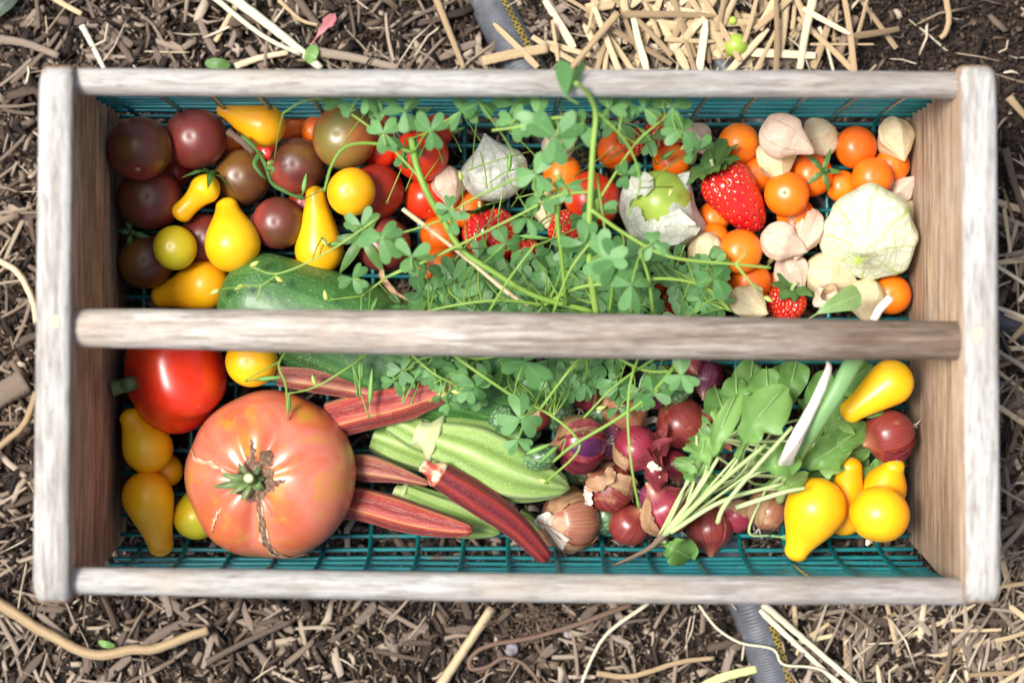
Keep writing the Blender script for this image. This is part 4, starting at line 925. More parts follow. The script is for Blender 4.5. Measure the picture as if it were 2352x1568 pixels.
# giant heirloom tomato
def heirloom():
    px, py, r = 620, 1092, 199
    z = FLOOR+M(r, .06)*.76; c = P(px, py, z); rr = M(r, z); a = np.array([-.17, -.02, 1.0]); a /= np.linalg.norm(a)
    H = rr*.74; S = []
    T = np.linspace(0, 1, 70)
    def prof_at(t):
        an = t*np.pi; q = math.sin(an)**.82 if 0 < an < np.pi else 0; s_ = -math.cos(an)
        if t > .72: s_ -= .17*((t-.72)/.28)**2.2
        if t < .12: s_ += .08*((.12-t)/.12)**1.5
        return s_*H, max(q*rr, 1e-5)
    lob = [(.35, .05), (1.15, .07), (1.95, .045), (2.75, .08), (3.6, .05), (4.62, .10), (5.35, .06)]
    def mod(th, tt):
        th = np.asarray(th); tt = np.asarray(tt); w = np.clip((tt-.35)/.5, 0, 1)**1.3*np.sin(np.pi*np.clip(tt, 0, 1))**.4
        o_ = 1+.012*np.sin(2*th+1)+.008*np.sin(5*th)
        for t0, d in lob:
            dd = np.angle(np.exp(1j*(th-t0))); o_ = o_-d*w*np.exp(-(dd/.16)**2)*.6-d*.8*w*np.exp(-(dd/.36)**2)
        return o_
    def surf(t, th, off=0):
        s_, q = prof_at(t); f_ = float(mod(th, t)); q *= f_
        w = min(1, max(0, (t-.5)/.3))*min(1, (1-t)/.06)
        s_ -= (1-f_)*H*w*1.5 if t > .5 else 0
        s_ += H*.03*math.sin(th+1)*math.sin(np.pi*t)
        p0 = lathe_at(c, a, s_, q, th)
        return p0+(p0-c)/np.linalg.norm(p0-c)*off
    g = Geo(); ths = np.linspace(0, 2*np.pi, 150, endpoint=False)
    g.add([surf(t, th) for t in T for th in ths], grid_faces(len(T), 150)+[tuple(range(150))[::-1], tuple(range((len(T)-1)*150, len(T)*150))], [(math.cos(th), math.sin(th), t) for t in T for th in ths])
    o = g.obj('heirloom_tomato', MAT['heirloom'], origin=(c[0], c[1], FLOOR)); tag(o, 'giant orange-pink heirloom tomato with brown cracks around its stem', 'tomato')
    for t in (.5,): COLL.append((*c, rr*.80))
    for an in np.linspace(0, 2*np.pi, 10, endpoint=False): COLL.append((c[0]+rr*.5*math.cos(an), c[1]+rr*.5*math.sin(an), z, rr*.48))
    def crack(path, w, mat, off=.0004, name='crack'):
        k = 40; ts = np.interp(np.linspace(0, 1, k), np.linspace(0, 1, len(path)), [p[0] for p in path]); hs = np.interp(np.linspace(0, 1, k), np.linspace(0, 1, len(path)), [p[1] for p in path])
        g = Geo(); V = []
        for i in range(k):
            u = i/(k-1); ww = w*(math.sin(np.pi*min(1, u*.9+.1))**.7)*(1+.22*math.sin(i*.55)+.10*math.sin(i*1.3)); q = prof_at(ts[i])[1]+.002
            for j, x_ in enumerate((-1, -.55, 0, .55, 1)):
                dep = (.0003, .0002, -.0004, .0002, .0003)[j]
                V.append(surf(ts[i], hs[i]+x_*ww/q+.0005*math.sin(i*.7)/q, off+dep))
        g.add(V, grid_faces(k, 5, False)); g.obj(name, MAT[mat], o)
    DN = -np.pi/2
    _, nn, bb = frame(a)
    crack([(.955, DN+.2), (.86, DN+.16), (.75, DN+.10), (.66, DN+.16), (.58, DN+.26), (.50, DN+.44)], .0030, 'palecrack', .0003)
    crack([(.97, DN+.2), (.88, DN+.16), (.78, DN+.11), (.70, DN+.13), (.63, DN+.19)], .0021, 'cork', .0007)
    crack([(.93, np.pi-.25), (.84, np.pi-.33), (.74, np.pi-.27), (.62, np.pi-.36)], .0013, 'palecrack')
    crack([(.97, np.pi/2+.05), (.93, np.pi/2+.02), (.87, np.pi/2+.05)], .0017, 'cork', .0006)
    crack([(.97, .0), (.945, -.1), (.90, .05)], .0018, 'cork', .0006)
    crack([(.86, -2.45), (.78, -2.35), (.72, -2.3)], .0010, 'palecrack')
    # corky ring and scab
    ring = [surf(.93, t, 0) for t in np.linspace(0, 2*np.pi, 28, endpoint=False)]
    top = surf(.985, 0, .0)
    g = Geo(); V = []
    for f_, t_ in ((0, .945), (1, .962), (2, .978), (3, .99)):
        for j in range(28):
            th = 2*np.pi*j/28; V.append(surf(t_+(.007*math.sin(j*2.1)+.006*math.sin(j*5.3) if f_ < 1 else 0), th, .0005+.0004*math.sin(j*3+f_)))
    g.add(V, grid_faces(4, 28)+[tuple(range(84, 112))]); g.obj('corky_ring', MAT['cork'], o)
    sc = surf(.925, 1.0, .0005); 
    g = lathe(sc, sc-c, [(-math.cos(t)*.0022, math.sin(t)*.0052+1e-5) for t in np.linspace(0, np.pi, 12)], 20, disp=lambda v: fbm(v, 260, .0016, 3)); g.obj('corky_scab', MAT['cork'], o)
    s0 = surf(.97, 0, .0)*.5+surf(.97, np.pi, .0)*.5+a*.0015
    for dx, dy, l, w in ((-92, 14, 1, 17), (-72, -16, 1, 17), (-34, -44, 1, 11), (-26, 48, 1, 11), (26, 20, 1, 20), (16, -34, 1, 11), (-54, 30, 1, 11), (30, -8, 1, 12)):
        zz = s0[2]; e = P(575+dx, 1098+dy, zz+.001); L_ = e-P(575, 1098, zz); L_[2] = 0
        pts = [s0, s0+L_*.4+[0, 0, .0035], s0+L_*.75+[0, 0, .003], s0+L_+[0, 0, .0005]]
        blade(pts, M(w), 'lance', .4, .10, 5, 12, seed=dx, jag=.15).obj('sepal', MAT['olive'], o)
    q = spline([s0-a*.002, s0+[-.0005, .001, .005], s0+[-.0008, .0022, .010]], 5)
    sweep(q, [.0036]*3+[.0030]*(len(q)-3), n=12, mod=lambda th, tt: 1+.08*np.cos(5*th)).obj('stem', MAT['olive'], o)
    sweep([q[-1]-[0, 0, .0002], q[-1]+[0, 0, .0006]], [.0029, .0022], n=12).obj('stem_end', MAT['okracap'], o)
heirloom()

# okra pods
def okra(path, rmax, mat, label, cap=None, capside=0, z=None, lift=0, ribs=8, amp=.09, dz=0, capmat='okracap', tipr=.10, prof=None, nz=0):
    n = len(path); q0 = spline([(*p, 0) for p in path], 8)[:, :2]; m = len(q0); T = np.linspace(0, 1, m)
    pf = prof or (lambda t: min(1, .80+.35*t*2.2)*(1-max(0, (t-.35)/.65)**1.5*(1-tipr)))
    rp = np.array([pf(t)*rmax for t in T])
    if z is None: z = settle([(q0[i][0], q0[i][1], dz*T[i], rp[i]) for i in range(0, m, 3)], soft=.82, lift=lift)
    else:
        for i in range(0, m, 3): COLL.append((*P(*q0[i], z+dz*T[i]), M(rp[i], z)))
    pts = np.array([P(*q0[i], z+dz*T[i]) for i in range(m)]); rad = np.array([M(r_, z) for r_ in rp])
    rad[-1] = 1e-4
    def mod(th, tt): return (1-amp*(np.abs(np.sin(ribs*.5*th))**-1 if False else (1-np.abs(np.cos(ribs*.5*th)))**.8*1.2))
    # refine
    Tn = np.linspace(0, 1, 48); pts = np.stack([np.interp(Tn, T, pts[:, i]) for i in range(3)], -1); rad = np.interp(Tn, T, rad)
    g = sweep(pts, rad, n=64, mod=mod)
    o = g.obj('okra_pod', MAT[mat]); tag(o, label, 'okra', 'okra pods')
    if cap:
        d = pts[0]-pts[2]; d /= np.linalg.norm(d); r0 = rad[0]; L = M(cap)
        pr = [(-.0012, r0*.99), (0, r0*1.05), (L*.10, r0*1.04), (L*.28, r0*.82), (L*.5, r0*.58), (L*.85, r0*.52), (L, r0*.56), (L*1.01, r0*.45), (L*.97, r0*.2)]
        g = lathe(pts[0], d, pr, 32, lambda th, tt: 1+.03*np.cos(6*th)); g.obj('cap', MAT[capmat], o)
        g = lathe(pts[0]+d*L*1.0, d, [(0, r0*.42), (.0006, r0*.40), (.0006, 1e-5)], 20); g.obj('cut_end', MAT['okracap'], o)
    return o
okra([(860, 995), (980, 1040), (1110, 1110)], 52, 'okra', 'green okra pod under the stub of the biggest green okra', lift=0)
okra([(900, 960), (1000, 1010), (1100, 1060)], 44, 'okra', 'green okra pod showing as a strip under the orange-red okra')
okra([(925, 1138), (1020, 1180), (1150, 1225)], 46, 'okra', 'green okra pod beneath the two red pods near the mesh wall', cap=22, prof=lambda t: (.75+.5*t if t < .5 else 1)*(1-max(0, (t-.55)/.45)**1.7*.85))
okra([(1190, 1180), (1220, 1200), (1245, 1228)], 20, 'okra', 'small green okra tip beside the brown-skinned shallot')
okra([(640, 862), (740, 875), (860, 898), (960, 915)], 30, 'okrapink', 'dull pink okra tapering beneath the orange-red okra near the handle', tipr=.4, z=.062, ribs=5, amp=.10)
okra([(766, 962), (855, 938), (960, 912), (1060, 882), (1122, 866)], 46, 'okraorange', 'orange-red okra pod emerging from behind the giant heirloom tomato, nearest the handle', prof=lambda t: (1 if t < .45 else max(.13, 1-((t-.45)/.55)**.8*.85)), z=.050, dz=.036, ribs=5, amp=.11)
okra([(795, 1068), (840, 1073), (900, 1085), (990, 1112)], 33, 'okrapink', 'dull pink okra between the giant heirloom tomato and the red okra cap', tipr=.15, z=.040, dz=.014, ribs=5, amp=.10)
okra([(775, 1150), (840, 1158), (960, 1192), (1040, 1210), (1086, 1218)], 40, 'okraorange', 'red okra pod with a pale blotched tip beside the near mesh wall', prof=lambda t: (1 if t < .4 else 1-((t-.4)/.6)**1.1*.72), z=.036, dz=.022, ribs=5, amp=.11)
okra([(1003, 1008), (1080, 1035), (1190, 1085), (1310, 1122)], 80, 'okra', 'biggest pale green ribbed okra pod in the middle of the lower half', cap=50, z=.058, ribs=8, amp=.11, prof=lambda t: (.66+.34*min(1, t*2.6))*(1-max(0, (t-.5)/.5)**2.0*.86))
okra([(1008, 1090), (1090, 1140), (1185, 1208), (1262, 1290)], 36, 'okrared', 'curved dark red okra pod lying on top of the green okra', cap=44, lift=.006, dz=-.012, capmat='redcap', ribs=6, amp=.11, prof=lambda t: (.85+.3*t*2 if t < .25 else 1)*(1-max(0, (t-.4)/.6)**1.4*.50), z=.078)
z_ = WL[find('curved dark red').name]

# cucamelons
def gherkin(px, py, rx, ang, label, asp=1.35, lift=0):
    z = settle([(px, py, 0, rx)], soft=.85, lift=lift); c = P(px, py, z); rr = M(rx, z); a = np.array([math.cos(ang), math.sin(ang), .2])
    g = lathe(c, a, [(-math.cos(t)*rr*asp, max(math.sin(t)**.9*rr, 1e-5)) for t in np.linspace(0, np.pi, 24)], 28)
    tag(g.obj('mouse_melon', MAT['gherkin'], origin=(c[0], c[1], c[2]-rr)), label, 'mouse melon', 'mottled green mouse melons')
gherkin(1287, 948, 34, 1.4, 'mottled mouse melon above the purple-striped shallot')
gherkin(1378, 950, 32, 1.2, 'mottled mouse melon between two shallots under clover buds')
gherkin(1213, 992, 24, .1, 'mottled mouse melon lying level left of the purple-striped shallot')
gherkin(1554, 888, 37, 1.2, 'pale round mouse melon just below the handle beside a clover leaf', asp=1.1, lift=.01)
gherkin(1412, 985, 26, .4, 'mouse melon in shadow below the shallot with the twisted neck')
gherkin(1338, 1080, 34, .2, 'mouse melon in shadow under the purple-striped shallot')
gherkin(1388, 1188, 30, 1.3, 'mouse melon wedged between two shallots near the mesh wall')
gherkin(1492, 1148, 28, .8, 'mouse melon in shadow amid the lowest cluster of shallots')
gherkin(1150, 962, 26, 1.0, 'mouse melon in shadow at the pale cucumber end')
gherkin(1240, 1050, 30, .3, 'mouse melon in shadow beside the tip of the biggest okra')

# shallots
def shallot(px, py, r, ax, mat, label, peels=(), neck=.55, lift=0, asp=1.0, root=True, z=None, nr=.13, purple=False, group='red shallots'):
    if z is None: z = settle([(px, py, 0, r*.95)], soft=.86, lift=lift)
    c = P(px, py, z); rr = M(r*1.05, z); a = np.array([ax[0], -ax[1], ax[2]], float); a /= np.linalg.norm(a)
    def pr(t):
        if t < .66: an = (t/.66)*np.pi*.72; return (-math.cos(an)*rr*asp, max(math.sin(an)*rr, 1e-5))
        u = (t-.66)/.34; q0 = math.sin(np.pi*.72); s0 = -math.cos(np.pi*.72)
        return ((s0+u*(neck+.3))*rr*asp, rr*(q0*(1-u)**1.9+nr*(1-(1-u)**1.9)*(1-.4*u)))
    sd_ = px*.31
    mod = lambda th, tt: 1+.02*np.sin(3*th+sd_)+.012*np.sin(7*th+sd_)+.008*np.cos(16*th)*np.sin(np.pi*tt)
    g = lathe(c, a, [pr(t) for t in np.linspace(0, 1, 34)], 48, mod)
    o = g.obj('shallot', MAT[mat], origin=(c[0], c[1], c[2]-rr)); tag(o, label, 'shallot', group)
    A, N, B = frame(a)
    for (tdx, tdy, tz, half, t0, t1, pm, off) in peels:
        d = np.array([tdx, -tdy, tz], float); th0 = math.atan2(np.dot(d, B), np.dot(d, N)); g = Geo(); m, n = 16, 18; V = []; J = rng.uniform(0, 9)
        for i in range(m):
            for j in range(n):
                u, v = i/(m-1), j/(n-1); edge = 1-.16*abs(math.sin(i*1.3+J))-.12*abs(math.sin(i*2.9+J))
                th = th0+(v-.5)*2*half*edge; t = t0+(t1-t0)*(u*(1-.12*abs(math.sin(j*1.1+J)))); s_, q = pr(t)
                lift_ = 1+off+off*2.2*(abs(v-.5)*2)**4+.012*math.sin(i*.9+j*1.7+J)
                V.append(lathe_at(c, a, s_*1.01, q*lift_*float(mod(th, t))+.0001, th))
        g.add(V, grid_faces(m, n, False), [(math.cos(k), math.sin(k), 0) for k in range(m*n)]); g.obj('papery_skin', MAT[pm], o)
    if purple:
        pass
    if root:
        g = Geo(); rt = np.array(c)-a*rr*asp
        for i in range(9):
            d = np.array([rng.normal(), rng.normal(), rng.normal()])*.35-a; q = spline([rt+a*.0005, rt+d*.002, rt+d*.004+rng.normal(0, .0007, 3)], 2); sweep(q, .00022, n=4, geo=g)
        g.obj('root_tuft', MAT['peelwhite'], o)
    return o, c, rr, a
def wisp(parent, pts, w, mat='peelwhite', name='dry_neck', z=None, up=(0, 0, 1), ruff=.12, shape='strip'):
    return blade([P(*p) for p in pts], M(w), shape, .25, ruff, 5, 16, up=up, seed=w, jag=.25).obj(name, MAT[mat], parent)
shallot(1500, 1140, 32, (.6, .2, .3), 'onpurple', 'dark shallot half buried between the tan-wrapped and torn magenta ones')
shallot(1590, 1150, 34, (.2, .8, .3), 'onred', 'small red shallot hidden under the pale salad stems')
shallot(1500, 905, 34, (-.3, .5, .3), 'onpurple', 'dark shallot beneath clover, above the magenta peel')
shallot(1658, 1000, 30, (.3, .5, .3), 'onred', 'small red shallot under the broad salad leaves')
shallot(1350, 905, 36, (.3, -.5, .3), 'onmag', 'magenta shallot under clover below the handle')
shallot(1392, 1012, 42, (.3, .1, -.3), 'onpurple', 'dark shallot hidden behind the purple-striped one')
shallot(1618, 868, 38, (-.1, .8, .5), 'onpurple', 'shallot with a bare purple core and torn ringed skin, just below the handle', peels=((0, 1, .6, 1.1, .15, .7, 'peelred', .06),))
shallot(1584, 838, 28, (.2, .3, .5), 'onmag', 'magenta shallot peeking out under the handle')
shallot(1648, 930, 30, (-.4, .3, .2), 'onmag', 'small dark magenta shallot behind the glossy red one')
shallot(1233, 956, 33, (-.2, .7, .3), 'onred', 'small shallot under the clover beside the mottled melons', peels=((-.3, .8, .6, .5, .3, .8, 'peeltan', .04),))
shallot(1547, 1066, 33, (.2, .9, .2), 'onmag', 'small shiny magenta shallot between two bigger ones and a salad leaf')
shallot(1692, 1182, 39, (-.7, -.4, .3), 'onmag', 'magenta shallot under thin salad stems beside the near mesh wall', peels=((-.4, -.6, .7, .6, .45, .95, 'peeltan', .03),))
o, c, rr, a = shallot(1436, 935, 51, (.35, .85, .15), 'onbrown', 'brown shallot with a twisted dry neck pointing down', neck=.75)
wisp(o, [(1452, 975, c[2]+.004), (1468, 985, c[2]+.003), (1482, 992, c[2]+.001)], 12)
o, c, rr, a = shallot(1460, 1030, 51, (.75, .62, .3), 'onmag', 'magenta shallot with curled purple peel at its open neck', peels=((.2, .3, 1, .5, .62, 1.0, 'peelred', .12), (-1, .2, .4, .5, .1, .6, 'peeltan', .03), (.8, -.2, .6, .6, .55, 1.0, 'peelred', .25)))
blade([P(1490, 1040, c[2]+.008), P(1512, 1020, c[2]+.018), P(1535, 1030, c[2]+.014)], M(44), 'arug', .5, .12, 7, 12, seed=3).obj('peel', MAT['peelred'], o)
blade([P(1480, 1060, c[2]+.006), P(1495, 1090, c[2]+.012), P(1530, 1105, c[2]+.008)], M(50), 'arug', .5, .14, 7, 12, seed=5).obj('peel', MAT['peelred'], o)
wisp(o, [(1490, 1062, c[2]+.012), (1506, 1078, c[2]+.012), (1522, 1088, c[2]+.010)], 22)
o, c, rr, a = shallot(1564, 972, 56, (-.72, -.72, .1), 'onred', 'glossy red shallot with its neck pointing up at the mouse melon', neck=.35)
wisp(o, [(1520, 925, c[2]+.002), (1516, 905, c[2]+.006), (1500, 885, c[2]+.004)], 16)
wisp(o, [(1510, 960, c[2]-.010), (1460, 975, c[2]-.008), (1410, 985, c[2]-.010)], 16)
blade([P(1605, 965, c[2]+.002), P(1628, 960, c[2]+.010), P(1652, 975, c[2]+.003)], M(60), 'arug', .5, .12, 7, 12, seed=9).obj('peel', MAT['peelred'], o)
o, c, rr, a = shallot(1330, 1018, 60, (-.95, .05, .25), 'onmag', 'large shallot with a shiny purple stripe showing between torn skins',
   peels=((0, -1, .55, .75, .10, .95, 'peeltan', .03), (0, 1, .5, .55, .05, .9, 'peelred', .035), (.3, -.6, .8, .35, .1, .7, 'peelred', .045)), neck=.2, lift=.004)
A_, N_, B_ = frame(a); g = Geo()
V = []
for i in range(10):
    for j in range(12):
        u, v = i/9, j/11; hw = .34*math.sin(np.pi*(u*.9+.05)); d = np.array([.1, -.12, .95]); th0 = math.atan2(np.dot(d, B_), np.dot(d, N_))
        an = (.12+.62*u)*np.pi; th = th0+(v-.5)*2*hw; V.append(lathe_at(c, a, -math.cos(an)*rr*1.012, math.sin(an)*rr*1.022, th))
g.add(V, grid_faces(10, 12, False)); g.obj('bare_purple_strip', MAT['purple'], o)
o, c, rr, a = shallot(1399, 1118, 56, (-.5, -.35, .6), 'onred', 'shallot wrapped in torn tan paper in the middle of the cluster', lift=.002,
   peels=((1, .1, .5, .45, .15, .8, 'peeltan', .05), (-.1, -1, .4, .5, .2, .8, 'peeltan', .04), (-1, .6, .4, .4, .5, .95, 'peeltan', .06)))
wisp(o, [(1410, 1080, c[2]+.014), (1385, 1105, c[2]+.019), (1345, 1118, c[2]+.014)], 30, 'peeltan', ruff=.2)
wisp(o, [(1352, 1115, c[2]+.014), (1350, 1135, c[2]+.014), (1353, 1160, c[2]+.010)], 18)
o, c, rr, a = shallot(1308, 1194, 66, (-.85, 0, .55), 'onbrown', 'large brownish shallot with shredded golden skin beside the near mesh wall',
   peels=((.2, -1, .4, .6, .10, .85, 'peeltan', .035), (.1, 1, .5, .45, .1, .9, 'peeltan', .04), (-.6, .3, .7, .4, .62, 1.0, 'peelwhite', .06)), neck=.3)
wisp(o, [(1275, 1195, c[2]+.012), (1250, 1190, c[2]+.014), (1236, 1205, c[2]+.008)], 26, 'peelwhite', ruff=.2)
wisp(o, [(1250, 1210, c[2]), (1245, 1240, c[2]-.004), (1270, 1265, c[2]-.008)], 24, 'peeltan', ruff=.2)
shallot(1446, 1204, 47, (.45, -.65, .5), 'onred', 'smooth red-brown shallot joined to the torn magenta one near the mesh wall', neck=.3)
o, c, rr, a = shallot(1530, 1172, 54, (-.5, -.7, .35), 'onmag', 'torn magenta shallot lying under the root of the salad bunch', lift=.0, asp=1.05,
   peels=((-.6, .7, .5, .5, .15, .85, 'peeltan', .05), (.3, -.8, .6, .45, .1, .8, 'peelred', .05)))
o, c, rr, a = shallot(1629, 1214, 51, (.05, .95, .25), 'onred', 'pointed red-brown shallot aimed at the near rail', neck=.4, peels=((.5, .1, .8, .10, .1, .95, 'peelred', .02),))
o, c, rr, a = shallot(1763, 1170, 45, (.35, -.85, .2), 'onbrown', 'shallot with a green stalk growing from it beside the yellow pear tomato', lift=.008, peels=((-.5, -.3, .8, .6, .2, .95, 'peeltan', .03),), neck=.3)
# scallion stalk grows from this one
q = spline([P(1790, 1150, c[2]+.008), P(1806, 1105, c[2]+.022), P(1815, 1080, c[2]+.028)], 5); sweep(q, M(12), n=12).obj('stalk', MAT['greenstem'], o)
q = spline([P(1810, 1085, c[2]+.028), P(1870, 985, .105), P(1925, 895, .112), P(1975, 800, .108)], 7); sweep(q, np.linspace(M(12), M(22), len(q)), n=14, flat=.6).obj('green_stalk', MAT['scallion'], o)
q = spline([P(1795, 1090, c[2]+.030), P(1812, 1040, .108), P(1850, 970, .116), P(1885, 895, .118), P(1903, 845, .117), P(1900, 830, .116)], 6)
sweep(q, np.interp(np.linspace(0, 1, len(q)), [0, .1, .5, .8, 1], [M(7), M(18), M(13), M(8), M(3)]), n=18, flat=.35, mod=lambda th, tt: 1+.16*np.sin(3*th+9*tt)+.12*np.sin(5*th+26*tt)).obj('dry_stalk', MAT['drywhite'], o)

# right end, yellow tomatoes and shallot
pear(1939, 1180, 50, 1952, 1070, 28, 'yellow', 'yellow pear tomato with its neck up, behind the long pear tomato near the mesh wall', dz=.010, lift=.014)
pear(2030, 1124, 52, 2054, 1070, 24, 'yellow', 'yellow pear tomato with a tiny stem scar, behind the round one at the lit end', dz=.012, lift=.016)
pear(1873, 1167, 71, 1829, 1266, 28, 'yellow', 'longest bright yellow pear tomato hanging over the near mesh wall', dz=-.004, lift=.003)
o, c, rr, a = tomato(2020, 1181, 69, 'yellow', 'large round yellow tomato with a torn white spot, by the lit end board', axis=(-.2, -.9, .3), group='round yellow tomatoes', lift=.003)
pear(2046, 878, 53, 1953, 945, 27, 'yellow', 'yellow pear tomato under the handle by the lit end board', dz=.002, lift=.036)
SAL_Z = .075
shallot(2040, 1000, 58, (-.85, .30, .2), 'onred', 'coppery shallot wedged against the lit end board', neck=.15, lift=.024, peels=((.5, .8, .6, .5, .1, .7, 'peelred', .03),))
blade([P(2006, 1248, .06), P(1998, 1245, .064), P(1988, 1243, .063)], M(18), 'arug', .2, .1, seed=1).obj('dry_blossom', MAT['peelwhite'], find('large round yellow tomato with a torn'))
# ---- husks and berries, upper part at the lit end ------------------------------------
def strawberry(px, py, r, tip, tz, label, asp=1.45, leaves=9, leafL=.016, z=None, lift=0, calyx=True):
    a = np.array([tip[0], -tip[1], tz], float); a /= np.linalg.norm(a)
    if z is None:
        L = r*(asp-1)*.8; z = settle([(px, py, 0, r*.92), (px+a[0]*L*1.2, py-a[1]*L*1.2, a[2]*M(L), r*.55)], soft=.84, lift=lift)
    c = P(px, py, z); rr = M(r, z); prof = []; m = 90; n = 130
    for t in np.linspace(0, 1, m):
        an = t*np.pi; q = math.sin(an)**.8*(1-.30*max(0, (t-.35)/.65)**1.1) if 0 < an < np.pi else 0
        s_ = -math.cos(an)*.9 if t < .5 else -math.cos(an)*(asp)
        if t < .12: s_ += .10*((.12-t)/.12)
        prof.append((s_*rr, max(q*rr, 1e-5)))
    g = lathe(c, a, prof, n); V = g.v[0].copy(); Vg = V.reshape(m, n, 3)
    seeds = []; k = 0; tt = .10
    rows = 13
    for i in range(rows):
        t = .10+.86*(i+.5)/rows; q = prof[int(t*(m-1))][1]; cnt = max(4, int(2*np.pi*q/(.0050*max(.8, rr/.014))))
        for j in range(cnt): seeds.append((t, (j+(i % 2)*.5+rng.uniform(-.12, .12))*2*np.pi/cnt))
    ctr = []; nm = []
    for t, th in seeds:
        i = t*(m-1); j = (th/(2*np.pi)*n) % n; i0, j0 = int(i), int(j); p = Vg[i0, j0]; ctr.append(p)
        e1 = Vg[min(i0+1, m-1), j0]-Vg[i0-1, j0]; e2 = Vg[i0, (j0+1) % n]-Vg[i0, j0-1]; nn = np.cross(e1, e2); nn /= np.linalg.norm(nn)+1e-12
        if np.dot(nn, p-c) < 0: nn = -nn
        nm.append(nn)
    ctr = np.array(ctr); nm = np.array(nm)
    D = np.sqrt(((V[:, None]-ctr[None])**2).sum(-1)); dmin = D.min(1); ni = D.argmin(1); ra = .0013
    dep = np.exp(-(dmin/ra)**2)*.00115-np.exp(-((dmin-.0022)/.0008)**2)*.00025
    g.v[0] = V-nm[ni]*dep[:, None]
    o = g.obj('strawberry', MAT['berry'], origin=(c[0], c[1], c[2]-rr)); tag(o, label, 'strawberry', 'strawberries')
    sg = Geo()
    for p, nn in zip(ctr, nm):
        lg = a-nn*np.dot(a, nn); lg /= np.linalg.norm(lg)+1e-9; sd2 = np.cross(nn, lg); p2 = p-nn*.00035
        K = [(0, 0, .0005)]+[(math.cos(u)*.00075, math.sin(u)*.00042, 0) for u in np.linspace(0, 2*np.pi, 7)[:-1]]
        sg.add([p2+lg*x_+sd2*y_+nn*z_2 for x_, y_, z_2 in K], [(0, 1+i, 1+(i+1) % 6) for i in range(6)])
    so = sg.obj('seeds', MAT['seed'], o); so['kind'] = 'stuff'
    if calyx:
        A, N, B = frame(-a); base = c-a*rr*.84
        for i in range(leaves):
            t = 2*np.pi*i/leaves+rng.uniform(-.2, .2); d = N*math.cos(t)+B*math.sin(t); l = leafL*rng.uniform(.7, 1.1); up_ = rng.uniform(.3, .95)
            pts = [base, base+d*l*.4+A*l*.25, base+d*l*.8+A*l*(.45*up_), base+d*l*1.1+A*l*(.5*up_-.1)]
            blade(pts, l*.62, 'lance', -.2, .05, 5, 10, up=A, seed=i).obj('sepal', MAT['calyx'], o)
        sweep(spline([base-A*.001, base+A*.003, base+A*.0065+N*.001], 3), .0011, n=8).obj('stem', MAT['greenstem'], o)
    return o
H = husk
H(1252, 478, 36, .1, .9, .3, 'gcyellow', 'yellow ground cherry husk right of the strawberry, under clover')
H(1029, 425, 40, .1, .6, .1, 'gc', 'pinkish ground cherry husk between red tomatoes and the white husk')
H(1279, 336, 38, -.2, -.4, .3, 'gc', 'tan ground cherry husk behind clover right of the white husk')
H(1572, 633, 38, .3, -.2, .5, 'gcyellow', 'yellow ground cherry husk right of the strawberry under the open husk')
H(1600, 320, 34, .5, .6, .1, 'gc', 'brownish ground cherry husk at the far mesh wall beside the strawberry leaves')
H(1656, 676, 34, -.1, -.8, .3, 'gc', 'peach ground cherry husk just above the handle below the orange pair')
H(2087, 480, 28, .1, .5, .5, 'gcyellow', 'thin folded husk squeezed between giant husk and lit end board')
H(1779, 367, 44, .2, .6, .2, 'gcyellow', 'yellowish husk below the two husks at the far mesh wall')
H(1878, 318, 45, -.6, .4, .2, 'gcyellow', 'yellowish husk behind the pinkish one at the far mesh wall', lift=.002)
H(1801, 313, 53, .8, .45, .1, 'gc', 'large pinkish husk at the far mesh wall with its tip toward the green star', amp=.07, lift=.002)
H(2056, 316, 44, .25, .85, .35, 'gcyellow', 'pointed cream husk in the far corner by the lit end board', amp=.13)
H(2071, 436, 31, .5, -.5, .3, 'gc', 'small pinkish husk beside the bright orange tomato and the lit end board')
H(1850, 530, 43, -.35, .85, .3, 'gc', 'split pinkish husk standing left of the pale giant husk', asp=1.45, amp=.16, opening=((-.4, .9, .1), .80, .3))
H(1794, 556, 44, .7, .3, .1, 'gc', 'pale pink husk touching the tip of the big strawberry', amp=.06)
H(1621, 583, 42, -.2, .8, .1, 'gcyellow', 'cream husk between the open husk and an orange tomato', asp=1.35, amp=.08)
H(1820, 624, 41, .35, .8, .2, 'gc', 'pinkish husk with its tip on the calyx of the small strawberry')
H(1899, 630, 50, .85, .25, .1, 'gcyellow', 'cream husk pointing right under the pale giant husk', amp=.06)
H(1900, 682, 32, .2, .4, .5, 'gc', 'torn whitish husk scrap above the pale flat leaf', opening=((0, .5, 1), .75, .5))
H(1719, 694, 43, .4, .3, .4, 'gcyellow', 'crumpled yellow husk with a small hole just above the handle', crump=.12)
H(1992, 688, 46, -.1, .9, .3, 'gcyellow', 'round yellow husk between the pale giant husk and the handle', amp=.09)
# tomatillos
o, c, rr, a = H(1134, 388, 78, -.25, -.9, .35, 'husk', 'white netted tomatillo husk under clover stems beside the red tomatoes', asp=1.05, ribs=10, amp=.03, name='tomatillo', cat='tomatillo', group='tomatillos', crump=.03, tip=.16)
fz = P(1147, 457, c[2]+rr*.62)
g = Geo(); K = [fz+np.array([math.cos(u)*M(15), math.sin(u)*M(9)+math.cos(u)*M(3), .0028]) for u in np.linspace(0, 2*np.pi, 15)[:-1]]; 
o, c, rr, a = H(1524, 480, 100, .35, -.5, .2, 'husk', 'tomatillo husk torn wide open around a glossy green fruit', asp=1.05, ribs=8, amp=.04, name='tomatillo', cat='tomatillo', group='tomatillos', crump=.05, tip=.1, opening=((-.14, .24, 1), .74, .34))
z = c[2]; prof = [(-math.cos(t)*M(76), max(math.sin(t)*M(76), 1e-5)) for t in np.linspace(0, np.pi, 24)]
